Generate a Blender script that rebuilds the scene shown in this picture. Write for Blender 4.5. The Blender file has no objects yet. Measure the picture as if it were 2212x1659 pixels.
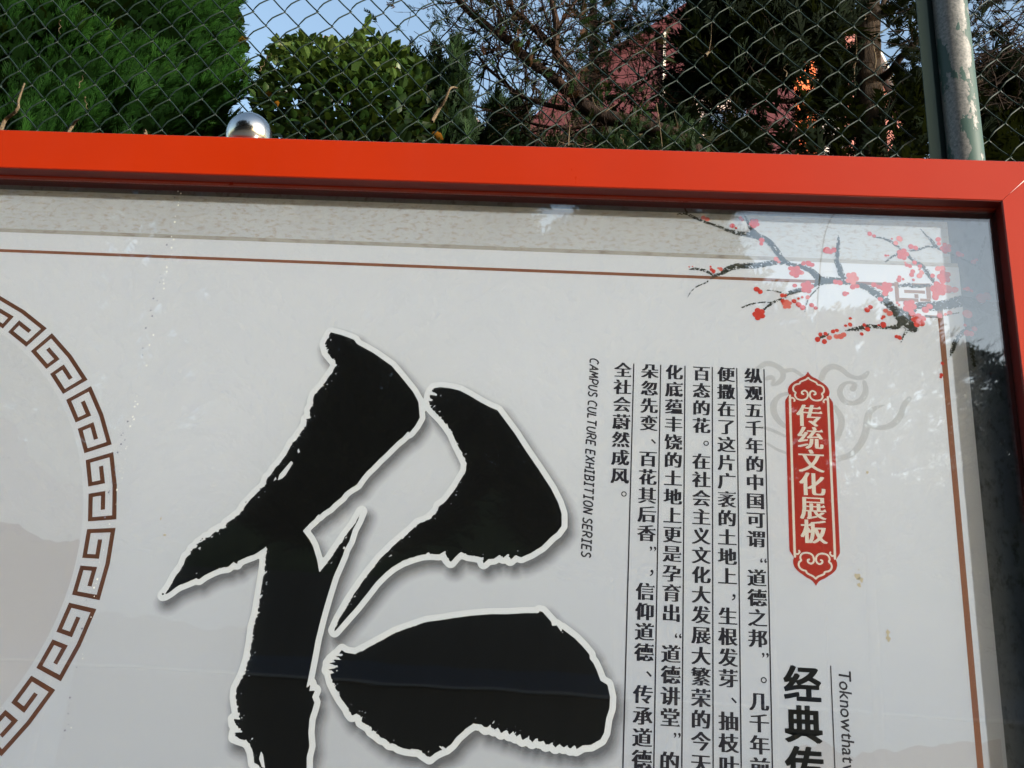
import bpy, math, random
import numpy as np
from mathutils import Vector, Matrix
from mathutils.geometry import tessellate_polygon
random.seed(7); RNG = np.random.default_rng(11)
SC = bpy.context.scene
COL = SC.collection
# ------------------------------------------------------------------ camera
FWD = Vector((-0.06455522, 0.91949554, 0.38776355)); RGT = Vector((0.99692367, 0.04211498, 0.06610237)); UPV = Vector((-0.04445018, -0.39083791, 0.91938561))
EYE = Vector((0.0, -1.65, 1.6))
FPX = 2464.59
cam = bpy.data.cameras.new('camera'); cam.sensor_width = 36.0; cam.lens = FPX / 2212.0 * 36.0
cam.clip_start = 0.05; cam.clip_end = 2000
co = bpy.data.objects.new('camera', cam); COL.objects.link(co)
mw = Matrix((( RGT.x, UPV.x, -FWD.x, EYE.x), (RGT.y, UPV.y, -FWD.y, EYE.y), (RGT.z, UPV.z, -FWD.z, EYE.z), (0, 0, 0, 1)))
co.matrix_world = mw
SC.camera = co
# ------------------------------------------------------------------ sky, sun, exposure
SUN_AZ = math.radians(119.5); SUN_EL = math.radians(14.3)      # clockwise from +Y
w = bpy.data.worlds.new('World'); SC.world = w; w.use_nodes = True
nt = w.node_tree; bg = nt.nodes['Background']
sky = nt.nodes.new('ShaderNodeTexSky'); sky.sky_type = 'NISHITA'; sky.sun_disc = False
sky.sun_elevation = SUN_EL; sky.sun_rotation = SUN_AZ
sky.air_density = 1.25; sky.dust_density = 2.8; sky.ozone_density = 1.0
nt.links.new(sky.outputs[0], bg.inputs[0]); bg.inputs[1].default_value = 0.15
sun = bpy.data.lights.new('sun', 'SUN'); sun.energy = 3.9; sun.angle = math.radians(0.5); sun.color = (1.0, 0.965, 0.92)
so = bpy.data.objects.new('sun', sun); COL.objects.link(so)
sd = Vector((math.sin(SUN_AZ) * math.cos(SUN_EL), math.cos(SUN_AZ) * math.cos(SUN_EL), math.sin(SUN_EL)))
so.rotation_euler = sd.to_track_quat('Z', 'Y').to_euler(); so.location = (6, -6, 9)
SC.view_settings.view_transform = 'Standard'; SC.view_settings.look = 'None'
SC.view_settings.gamma = 1.0; SC.view_settings.use_curve_mapping = False
SC.view_settings.exposure = 1.4
SC.render.engine = 'CYCLES'
SC.cycles.max_bounces = 8; SC.cycles.transparent_max_bounces = 40; SC.cycles.use_denoising = True

# ------------------------------------------------------------------ measuring
def at(px, py, d):
    """point on the wall-parallel plane d metres in front of the eye, from a measured sight line"""
    a = (px - 1106.0) / FPX; b = (829.5 - py) / FPX
    v = FWD + RGT * a + UPV * b
    return EYE + v * (d / v.y)
def refl(px, py, L):
    """point L metres in front of the board that the glass mirrors at that sight line"""
    a = (px - 1106.0) / FPX; b = (829.5 - py) / FPX
    v = FWD + RGT * a + UPV * b
    t = (L + 1.706) / v.y
    return Vector((v.x * t, -L, 1.6 + v.z * t))

# ------------------------------------------------------------------ materials
def hexl(r, g, b): return tuple(((c / 255.0) / 12.92 if c <= 10 else (((c / 255.0) + .055) / 1.055) ** 2.4) for c in (r, g, b)) + (1.0,)
class NT:
    def __init__(s, name):
        s.m = bpy.data.materials.new(name); s.m.use_nodes = True; s.t = s.m.node_tree; s.b = s.t.nodes['Principled BSDF']; s.out = s.t.nodes['Material Output']
    def n(s, ty, **k):
        q = s.t.nodes.new(ty)
        for a, v in k.items(): setattr(q, a, v)
        return q
    def l(s, a, b): s.t.links.new(a, b)
    def co(s, scale=(1, 1, 1), src='Object'):
        c = s.n('ShaderNodeTexCoord'); mp = s.n('ShaderNodeMapping'); mp.inputs['Scale'].default_value = scale
        s.l(c.outputs[src], mp.inputs[0]); return mp.outputs[0]
    def noise(s, vec, scale, detail=4, rough=.55):
        q = s.n('ShaderNodeTexNoise'); q.inputs['Scale'].default_value = scale; q.inputs['Detail'].default_value = detail; q.inputs['Roughness'].default_value = rough
        s.l(vec, q.inputs['Vector']); return q.outputs['Fac']
    def ramp(s, fac, stops):
        q = s.n('ShaderNodeValToRGB'); e = q.color_ramp.elements
        while len(e) < len(stops): e.new(.5)
        for i, (p, c) in enumerate(stops):
            e[i].position = p; e[i].color = c if len(c) == 4 else tuple(c) + (1,)
        s.l(fac, q.inputs[0]); return q.outputs[0]
    def mix(s, f, a, b, mode='MIX'):
        q = s.n('ShaderNodeMix', data_type='RGBA', blend_type=mode)
        for sock, v in ((q.inputs[0], f), (q.inputs[6], a), (q.inputs[7], b)):
            if hasattr(v, 'links'): s.l(v, sock)
            else: sock.default_value = v if not isinstance(v, tuple) or len(v) == 4 else v + (1,)
        return q.outputs[2]
    def bump(s, h, strength=.3, dist=.01):
        q = s.n('ShaderNodeBump'); q.inputs['Strength'].default_value = strength; q.inputs['Distance'].default_value = dist
        s.l(h, q.inputs['Height']); s.l(q.outputs[0], s.b.inputs['Normal'])
def flat(name, col, rough=.6, spec=.3, metal=0.0, var=.08, scale=6.0):
    t = NT(name); c = t.co(); f = t.noise(c, scale)
    d = tuple(x * (1 - var) for x in col[:3]) + (1,); u = tuple(min(1, x * (1 + var)) for x in col[:3]) + (1,)
    t.l(t.ramp(f, [(.3, d), (.7, u)]), t.b.inputs['Base Color'])
    t.b.inputs['Roughness'].default_value = rough; t.b.inputs['Specular IOR Level'].default_value = spec; t.b.inputs['Metallic'].default_value = metal
    return t.m
M = {}
def paint_frame():
    t = NT('red_powder_coat'); c = t.co()
    f = t.noise(c, 3.0, 5)
    t.l(t.ramp(f, [(.3, (.215, .0125, .0)), (.7, (.24, .0142, .0001))]), t.b.inputs['Base Color'])
    t.l(t.ramp(t.noise(t.co((1, 1, .35)), 7, 6, .7), [(.3, (.27,) * 3), (.75, (.38,) * 3)]), t.b.inputs['Roughness']); t.b.inputs['Specular IOR Level'].default_value = .36
    t.bump(t.noise(c, 900, 2), .06, .0006)
    return t.m
M['frame'] = paint_frame()
M['joint'] = flat('bare_aluminium_joint', (.75, .7, .66), .4, .5, .6)
M['gasket'] = flat('black_gasket', (.012, .010, .010), .5)
def glass():
    t = NT('case_glass'); t.t.nodes.remove(t.b)
    tr = t.n('ShaderNodeBsdfTransparent'); gl = t.n('ShaderNodeBsdfGlossy'); gl.inputs['Roughness'].default_value = 0.016
    gl.inputs['Color'].default_value = (.94, .97, 1, 1); tr.inputs['Color'].default_value = (.955, .975, .965, 1)
    fr = t.n('ShaderNodeFresnel'); fr.inputs['IOR'].default_value = 1.52
    mu = t.n('ShaderNodeMath', operation='MULTIPLY'); mu.inputs[1].default_value = 2.9; mu.use_clamp = True
    geo = t.n('ShaderNodeNewGeometry'); io = t.n('ShaderNodeMapRange'); io.inputs['To Min'].default_value = 1.52; io.inputs['To Max'].default_value = 1 / 1.52   # same reflectance on the way out of the sheet
    t.l(geo.outputs['Backfacing'], io.inputs['Value']); t.l(io.outputs[0], fr.inputs['IOR'])
    t.l(fr.outputs[0], mu.inputs[0])
    mx = t.n('ShaderNodeMixShader'); t.l(mu.outputs[0], mx.inputs[0]); t.l(tr.outputs[0], mx.inputs[1]); t.l(gl.outputs[0], mx.inputs[2])
    # slight waviness of the pane
    b = t.n('ShaderNodeBump'); b.inputs['Strength'].default_value = .04; b.inputs['Distance'].default_value = .002
    t.l(t.noise(t.co((1, 1, 2.4)), 5.0, 2), b.inputs['Height']); t.l(b.outputs[0], gl.inputs['Normal'])
    t.l(mx.outputs[0], t.out.inputs[0]); return t.m
M['glass'] = glass()
def paper(name, a, b, scale=9, rough=.55):
    t = NT(name); f = t.noise(t.co(), scale, 6, .6)
    t.l(t.ramp(f, [(.3, a), (.7, b)]), t.b.inputs['Base Color']); t.b.inputs['Roughness'].default_value = rough; t.b.inputs['Specular IOR Level'].default_value = .25
    return t.m
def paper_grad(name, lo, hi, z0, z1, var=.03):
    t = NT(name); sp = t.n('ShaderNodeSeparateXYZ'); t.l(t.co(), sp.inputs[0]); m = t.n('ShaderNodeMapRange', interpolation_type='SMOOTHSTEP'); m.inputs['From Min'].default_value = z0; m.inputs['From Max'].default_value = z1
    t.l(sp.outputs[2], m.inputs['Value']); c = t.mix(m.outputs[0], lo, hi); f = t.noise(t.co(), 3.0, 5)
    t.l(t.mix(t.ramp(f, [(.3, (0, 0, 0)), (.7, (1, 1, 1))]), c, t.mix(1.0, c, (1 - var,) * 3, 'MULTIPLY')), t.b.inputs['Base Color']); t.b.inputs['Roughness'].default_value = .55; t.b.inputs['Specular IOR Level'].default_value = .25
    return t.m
M['paper'] = paper_grad('paper_painted_veil', (.425, .455, .555, 1), (.545, .568, .66, 1), .42, 1.15)  # lower sheet darkened: the fainter glass reflection there is painted into the paper
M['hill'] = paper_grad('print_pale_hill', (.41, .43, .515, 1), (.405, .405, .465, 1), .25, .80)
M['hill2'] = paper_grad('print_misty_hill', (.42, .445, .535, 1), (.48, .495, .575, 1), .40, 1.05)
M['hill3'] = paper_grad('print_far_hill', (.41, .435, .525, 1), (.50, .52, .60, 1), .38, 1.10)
def fibre(name, a, b, c3, sc=(30, 30, 75)):
    t = NT(name); c = t.co(sc); f = t.noise(c, 1.0, 8, .72); g = t.noise(t.co(), 5.0, 3)
    h = t.noise(t.co((sc[0] * 2.5, 1, sc[2] * 2.5)), 1.0, 4, .6)
    base = t.ramp(f, [(.36, b), (.5, a), (.8, a)]); base = t.mix(t.ramp(g, [(.4, (0, 0, 0)), (.7, (.5, .5, .5))]), base, c3)
    base = t.mix(t.ramp(h, [(.27, (.55, .55, .55)), (.36, (0, 0, 0))]), base, b)
    t.l(base, t.b.inputs['Base Color']); t.b.inputs['Roughness'].default_value = .6; t.b.inputs['Specular IOR Level'].default_value = .2
    return t.m
M['roll'] = fibre('print_scroll_fibre', (.43, .45, .51), (.33, .29, .28), (.40, .405, .44), (70, 30, 150))
M['roll_shade'] = fibre('scroll_fibre_painted_shade', (.125, .135, .155), (.06, .06, .065), (.10, .11, .13), (75, 30, 40))  # darkened copy of the scroll fibre, with frame shadow painted into its colour
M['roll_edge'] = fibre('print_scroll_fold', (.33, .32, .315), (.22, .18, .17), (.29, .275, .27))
M['rule'] = paper('print_brown_rule', (.17, .065, .036), (.20, .078, .044), 14)
M['rule2'] = paper('print_fret_corner', (.20, .10, .065), (.24, .125, .08), 14)
M['fret'] = paper('print_fret_brown', (.080, .030, .018), (.10, .038, .022), 14)
M['ink'] = flat('print_black_ink', (.0045, .0045, .005), .35, .3)
M['text'] = flat('print_text_ink', (.010, .009, .018), .5, .3)
M['white'] = flat('print_white_outline', (.63, .655, .745), .5, .25, var=.01)
M['plaque'] = paper('print_plaque_red', (.285, .015, .008), (.32, .018, .010), 10)
M['cream'] = paper('print_cream', (.56, .53, .50), (.59, .56, .53), 10)
M['cloud'] = paper('print_cloud_grey', (.42, .435, .49), (.44, .455, .51), 10)
M['red'] = paper('print_blossom_red', (.42, .022, .014), (.52, .05, .036), 60)
M['pink'] = paper('print_blossom_pink', (.52, .10, .085), (.58, .16, .145), 60)
M['branch'] = paper('print_brush_ink', (.012, .013, .011), (.045, .047, .042), 120)
M['wash'] = paper('print_brush_wash', (.14, .145, .14), (.28, .285, .28), 90)
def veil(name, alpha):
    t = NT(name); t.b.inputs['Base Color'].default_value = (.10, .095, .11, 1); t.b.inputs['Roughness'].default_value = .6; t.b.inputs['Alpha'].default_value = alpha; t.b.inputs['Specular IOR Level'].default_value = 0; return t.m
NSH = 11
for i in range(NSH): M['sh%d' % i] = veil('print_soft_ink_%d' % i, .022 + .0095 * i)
M['bead'] = flat('dried_glue_bead', (.9, .9, .88), .2, .6)
M['dirt'] = flat('dried_stain', (.45, .40, .31), .7)
M['dirt_dark'] = flat('dark_speck', (.20, .20, .28), .7)
def steel():
    t = NT('polished_steel'); t.b.inputs['Base Color'].default_value = (.50, .495, .48, 1); t.b.inputs['Metallic'].default_value = 1; 
    f = t.noise(t.co((3, 3, 60)), 8, 3); t.l(t.ramp(f, [(.3, (.15,) * 3), (.7, (.22,) * 3)]), t.b.inputs['Roughness'])
    return t.m
M['steel'] = steel()
def wire():
    t = NT('green_coated_wire'); f = t.noise(t.co(), 30, 3)
    t.l(t.ramp(f, [(.3, (.0045, .0125, .009)), (.7, (.011, .021, .018))]), t.b.inputs['Base Color']); t.b.inputs['Roughness'].default_value = .42; t.b.inputs['Specular IOR Level'].default_value = .16
    return t.m
M['wire'] = wire()
def galv(name, lo, hi, side=(-9, 9)):
    t = NT(name); c = t.co((1, 1, .42)); f0 = t.noise(c, 26, 7, .62); sx_ = t.n('ShaderNodeSeparateXYZ'); t.l(t.co(), sx_.inputs[0]); mr = t.n('ShaderNodeMapRange'); mr.inputs['From Min'].default_value = side[0]; mr.inputs['From Max'].default_value = side[1]; mr.inputs['To Min'].default_value = .02; mr.inputs['To Max'].default_value = -.17; t.l(sx_.outputs[0], mr.inputs['Value']); ad = t.n('ShaderNodeMath', operation='ADD'); t.l(f0, ad.inputs[0]); t.l(mr.outputs[0], ad.inputs[1]); f = ad.outputs[0]; g = t.noise(t.co(), 160, 2, .7)
    grn = t.mix(t.noise(t.co((1, 1, .2)), 14, 4), (.022, .046, .040), (.036, .068, .059))
    sil = t.ramp(g, [(.3, (.08, .085, .083)), (.7, (.18, .18, .17))])
    k = t.ramp(f, [(lo, (0, 0, 0)), (hi, (1, 1, 1))])
    t.l(t.mix(k, grn, sil), t.b.inputs['Base Color'])
    q = t.n('ShaderNodeMath', operation='MULTIPLY'); q.inputs[1].default_value = .35; t.l(k, q.inputs[0]); t.l(q.outputs[0], t.b.inputs['Metallic'])
    t.b.inputs['Roughness'].default_value = .5; t.b.inputs['Specular IOR Level'].default_value = .25
    iv = t.n('ShaderNodeMath', operation='SUBTRACT'); iv.inputs[0].default_value = 1; t.l(k, iv.inputs[1]); t.bump(iv.outputs[0], .5, .0015)
    return t.m
M['pipe'] = galv('flaking_green_paint_on_pipe', .475, .481, (.730, .785))
M['flange'] = galv('green_painted_angle', .69, .695)
def bark(name, a, b, sc=(10, 10, 2.2)):
    t = NT(name); f = t.noise(t.co(sc), 3.0, 7, .65)
    t.l(t.ramp(f, [(.3, a), (.7, b)]), t.b.inputs['Base Color']); t.b.inputs['Roughness'].default_value = .9; t.b.inputs['Specular IOR Level'].default_value = .1
    t.bump(f, .9, .03); return t.m
M['bark'] = bark('juniper_bark', (.014, .009, .006), (.060, .036, .025))
M['bark2'] = bark('old_conifer_bark', (.008, .006, .004), (.040, .028, .018))
M['twig'] = bark('dark_twig', (.008, .006, .005), (.028, .018, .013))
M['dry'] = bark('dry_stem', (.065, .048, .03), (.14, .11, .07))
def leaf(name, stops, trans=.30, rough=.55, spec=.3):
    t = NT(name); a = t.n('ShaderNodeAttribute', attribute_name='tint')
    col = t.ramp(a.outputs['Fac'], stops)
    t.l(col, t.b.inputs['Base Color']); t.b.inputs['Roughness'].default_value = rough; t.b.inputs['Specular IOR Level'].default_value = spec
    tl = t.n('ShaderNodeBsdfTranslucent'); t.l(t.mix(.07, col, (.25, .30, .03, 1)), tl.inputs[0])
    mx = t.n('ShaderNodeMixShader'); mx.inputs[0].default_value = trans
    t.l(t.b.outputs[0], mx.inputs[1]); t.l(tl.outputs[0], mx.inputs[2]); t.l(mx.outputs[0], t.out.inputs[0]); return t.m
M['cypress'] = leaf('cypress_spray', [(0, (.0020, .0068, .0014)), (.5, (.0052, .0215, .0032)), (.85, (.0115, .042, .0056)), (1, (.026, .060, .010))], .22, .7, .04)
M['bush'] = leaf('glossy_leaf', [(0, (.0028, .0085, .0018)), (.5, (.0095, .028, .0042)), (.85, (.032, .064, .011)), (.97, (.066, .100, .022)), (1, (.20, .085, .008))], .25, .42, .28)
M['juni'] = leaf('juniper_spray', [(0, (0.0035, 0.0077, 0.0028)), (.5, (0.0056, 0.0168, 0.0042)), (.72, (0.0098, 0.0266, 0.0056)), (.8, (0.0196, 0.0119, 0.0056)), (1, (0.0420, 0.0196, 0.0084))], .2, .7, .1)
M['dark'] = leaf('dark_conifer_spray', [(0, (0.0019, 0.0037, 0.0019)), (.6, (0.0031, 0.0068, 0.0025)), (1, (0.0062, 0.0130, 0.0043))], .12, .8, .05)
M['far'] = leaf('roadside_foliage', [(0, (.004, .008, .0035)), (.6, (.007, .014, .005)), (1, (.015, .025, .008))], .15, .8, .05)

# ------------------------------------------------------------------ object helpers
def tag(o, label=None, cat=None, group=None, kind=None):
    if label: o['label'] = label
    if cat: o['category'] = cat
    if group: o['group'] = group
    if kind: o['kind'] = kind
    return o
def empty(name, loc, label=None, cat=None, group=None):
    o = bpy.data.objects.new(name, None); o.location = loc; o.empty_display_size = .1; COL.objects.link(o)
    return tag(o, label, cat, group)
def root_loc(o):
    v = Vector((0, 0, 0))
    while o is not None: v += o.location; o = o.parent
    return v
def link(name, me, mat, parent=None, loc=None):
    o = bpy.data.objects.new(name, me)
    if mat is not None and len(me.materials) == 0: me.materials.append(mat)
    if parent is not None: o.parent = parent
    if loc is not None: o.location = loc
    COL.objects.link(o); return o
def mesh(name, verts, faces, mat, parent=None, smooth=False, tint=None):
    """verts in world coordinates; the object sits at its parent's origin"""
    V = np.asarray(verts, dtype=np.float64)
    base = root_loc(parent) if parent is not None else Vector((0, 0, 0))
    own = None
    if parent is None:
        own = Vector(((V[:, 0].min() + V[:, 0].max()) / 2, (V[:, 1].min() + V[:, 1].max()) / 2, V[:, 2].min())); base = own
    V = V - np.array(base)
    me = bpy.data.meshes.new(name)
    if isinstance(faces, np.ndarray):
        n, k = faces.shape
        me.vertices.add(len(V)); me.vertices.foreach_set('co', V.astype(np.float32).ravel())
        me.loops.add(n * k); me.loops.foreach_set('vertex_index', faces.astype(np.int32).ravel())
        me.polygons.add(n); me.polygons.foreach_set('loop_start', np.arange(0, n * k, k, dtype=np.int32))
        me.polygons.foreach_set('loop_total', np.full(n, k, dtype=np.int32))
        me.update(calc_edges=True)
    else:
        me.from_pydata([tuple(v) for v in V], [], faces); me.update()
    if smooth: me.polygons.foreach_set('use_smooth', np.ones(len(me.polygons), dtype=bool))
    if tint is not None:
        a = me.attributes.new('tint', 'FLOAT', 'POINT'); a.data.foreach_set('value', np.asarray(tint, dtype=np.float32))
    return link(name, me, mat, parent, own)
def box(x0, x1, y0, y1, z0, z1):
    v = [(x, y, z) for x in (x0, x1) for y in (y0, y1) for z in (z0, z1)]
    return v, [(0, 1, 3, 2), (4, 6, 7, 5), (0, 4, 5, 1), (2, 3, 7, 6), (0, 2, 6, 4), (1, 5, 7, 3)]
def merge(parts):
    V = []; Fc = []
    for v, f in parts:
        n = len(V); V += list(v); Fc += [tuple(i + n for i in q) for q in f]
    return V, Fc
def tube(path, rad, sides=6, caps=False):
    P = np.asarray(path, float); n = len(P); R = np.broadcast_to(np.asarray(rad, float), (n,))
    T = np.gradient(P, axis=0); T /= np.linalg.norm(T, axis=1)[:, None] + 1e-12
    ref = np.array([0, 0, 1.]) if abs(T[:, 2]).mean() < .8 else np.array([1., 0, 0])
    A = np.cross(T, ref); A /= np.linalg.norm(A, axis=1)[:, None] + 1e-12; B = np.cross(T, A)
    th = np.arange(sides) / sides * 2 * math.pi
    V = P[:, None] + R[:, None, None] * (np.cos(th)[None, :, None] * A[:, None] + np.sin(th)[None, :, None] * B[:, None])
    V = V.reshape(-1, 3)
    i = np.arange(n - 1)[:, None] * sides; j = np.arange(sides)[None]; j2 = (j + 1) % sides
    Fq = np.stack([i + j, i + j2, i + sides + j2, i + sides + j], -1).reshape(-1, 4)
    return V, Fq
def cat_np(L):
    V = []; Fq = []; o = 0
    for v, f in L: V.append(v); Fq.append(f + o); o += len(v)
    return np.concatenate(V), np.concatenate(Fq)

# ------------------------------------------------------------------ flat print helpers (print plane at y = .050)
YP = .0500
def lay(k): return YP - .000016 * k
def poly(name, pts, layer, mat, parent, y=None):
    """pts in mm (x, z) on the board"""
    y = lay(layer) if y is None else y
    V = [(a[0] / 1000, y, a[1] / 1000) for a in pts]
    tr = tessellate_polygon([[Vector((v[0], v[2], 0)) for v in V]])
    Fc = []
    for t in tr:
        a, b, c = t
        ar = (V[b][0] - V[a][0]) * (V[c][2] - V[a][2]) - (V[c][0] - V[a][0]) * (V[b][2] - V[a][2])
        Fc.append((a, b, c) if ar > 0 else (a, c, b))
    return mesh(name, V, Fc, mat, parent)
def quad(x0, x1, z0, z1, y): return [(x0, y, z0), (x1, y, z0), (x1, y, z1), (x0, y, z1)], [(0, 1, 2, 3)]
def vnoise(X, Z, seed=0):
    xi = np.floor(X).astype(np.int64); zi = np.floor(Z).astype(np.int64); fx = X - xi; fz = Z - zi
    fx = fx * fx * (3 - 2 * fx); fz = fz * fz * (3 - 2 * fz)
    def h(a, b):
        q = (a * 374761393 + b * 668265263 + seed * 974711) & 0x7fffffff; q = ((q ^ (q >> 13)) * 1274126177) & 0x7fffffff
        return ((q ^ (q >> 16)) & 0xffff) / 65535.0
    return (h(xi, zi) * (1 - fx) + h(xi + 1, zi) * fx) * (1 - fz) + (h(xi, zi + 1) * (1 - fx) + h(xi + 1, zi + 1) * fx) * fz
def field_mesh(name, Fv, x0, z0, h, y, mat, parent):
    """flat mesh of the region Fv > 0 ; Fv[i,j] at x0+i*h, z0+j*h (metres)"""
    P = Fv > 0; V = []; Fc = []; vid = {}
    nx, nz = Fv.shape
    full = P[:-1, :-1] & P[1:, :-1] & P[:-1, 1:] & P[1:, 1:]
    anyc = (P[:-1, :-1] | P[1:, :-1] | P[:-1, 1:] | P[1:, 1:]) & ~full
    def vert(x, z):
        V.append((x0 + x * h, y, z0 + z * h)); return len(V) - 1
    for j in range(nz - 1):
        r = full[:, j]
        if not r.any(): continue
        d = np.diff(np.concatenate([[0], r.astype(np.int8), [0]])); s = np.where(d == 1)[0]; e = np.where(d == -1)[0]
        for a, b in zip(s, e):
            Fc.append((vert(a, j), vert(b, j), vert(b, j + 1), vert(a, j + 1)))
    I, J = np.where(anyc)
    for i, j in zip(I.tolist(), J.tolist()):
        c = [(i, j), (i + 1, j), (i + 1, j + 1), (i, j + 1)]; f = [Fv[q] for q in c]; out = []
        for k in range(4):
            a, b = f[k], f[(k + 1) % 4]
            if a > 0: out.append(vert(*c[k]))
            if (a > 0) != (b > 0):
                t = a / (a - b); out.append(vert(c[k][0] + (c[(k + 1) % 4][0] - c[k][0]) * t, c[k][1] + (c[(k + 1) % 4][1] - c[k][1]) * t))
        if len(out) >= 3: Fc.append(tuple(out))
    if not Fc: return None
    return mesh(name, V, Fc, mat, parent)
def sdf_poly(X, Z, pts):
    """negative inside"""
    P = np.asarray(pts, float) / 1000; D = np.full(X.shape, 1e9); ins = np.zeros(X.shape, bool)
    for a, b in zip(P, np.roll(P, -1, 0)):
        e = b - a; L = (e * e).sum() + 1e-12
        t = np.clip(((X - a[0]) * e[0] + (Z - a[1]) * e[1]) / L, 0, 1)
        D = np.minimum(D, (X - a[0] - t * e[0]) ** 2 + (Z - a[1] - t * e[1]) ** 2)
        if a[1] != b[1]:
            c = ((a[1] > Z) != (b[1] > Z)) & (X < (b[0] - a[0]) * (Z - a[1]) / (b[1] - a[1]) + a[0]); ins ^= c
    D = np.sqrt(D); return np.where(ins, -D, D)
def sdf_path(X, Z, pts, best=None, S=None, smooth=True):
    """max over the path of half width - distance (metres)"""
    q = np.asarray(pts, float) / 1000
    if smooth and len(q) > 2:   # one Chaikin-style densify through a Catmull-Rom spline
        o = []
        for i in range(len(q) - 1):
            p0 = q[max(i - 1, 0)]; p1 = q[i]; p2 = q[i + 1]; p3 = q[min(i + 2, len(q) - 1)]
            for t in (0, .25, .5, .75):
                o.append(.5 * ((2 * p1) + (p2 - p0) * t + (2 * p0 - 5 * p1 + 4 * p2 - p3) * t * t + (3 * p1 - p0 - 3 * p2 + p3) * t ** 3))
        o.append(q[-1]); q = np.array(o)
    if best is None: best = np.full(X.shape, -1e9)
    for a, b in zip(q[:-1], q[1:]):
        e = b[:2] - a[:2]; L = (e * e).sum() + 1e-12
        t = np.clip(((X - a[0]) * e[0] + (Z - a[1]) * e[1]) / L, 0, 1)
        d = np.sqrt((X - a[0] - t * e[0]) ** 2 + (Z - a[1] - t * e[1]) ** 2)
        best = np.maximum(best, (a[2] + (b[2] - a[2]) * t) / 2 - d)
    return best
def ribbon(pts, y, layerstep=0.0):
    """strip along (x,z,w) mm points -> verts, faces facing -y"""
    q = np.asarray(pts, float) / 1000; n = len(q); T = np.gradient(q[:, :2], axis=0); T /= np.linalg.norm(T, axis=1)[:, None] + 1e-9
    N = np.c_[-T[:, 1], T[:, 0]]; A = q[:, :2] + N * q[:, 2:3] / 2; B = q[:, :2] - N * q[:, 2:3] / 2
    V = [(a[0], y, a[1]) for a in A] + [(b[0], y, b[1]) for b in B]
    return V, [(i + n, i + n + 1, i + 1, i) for i in range(n - 1)]
def spline(q, k=6):
    q = np.asarray(q, float); o = []
    for i in range(len(q) - 1):
        p0 = q[max(i - 1, 0)]; p1 = q[i]; p2 = q[i + 1]; p3 = q[min(i + 2, len(q) - 1)]
        for t in np.arange(k) / k:
            o.append(.5 * ((2 * p1) + (p2 - p0) * t + (2 * p0 - 5 * p1 + 4 * p2 - p3) * t * t + (3 * p1 - p0 - 3 * p2 + p3) * t ** 3))
    o.append(q[-1]); return np.array(o)

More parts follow.
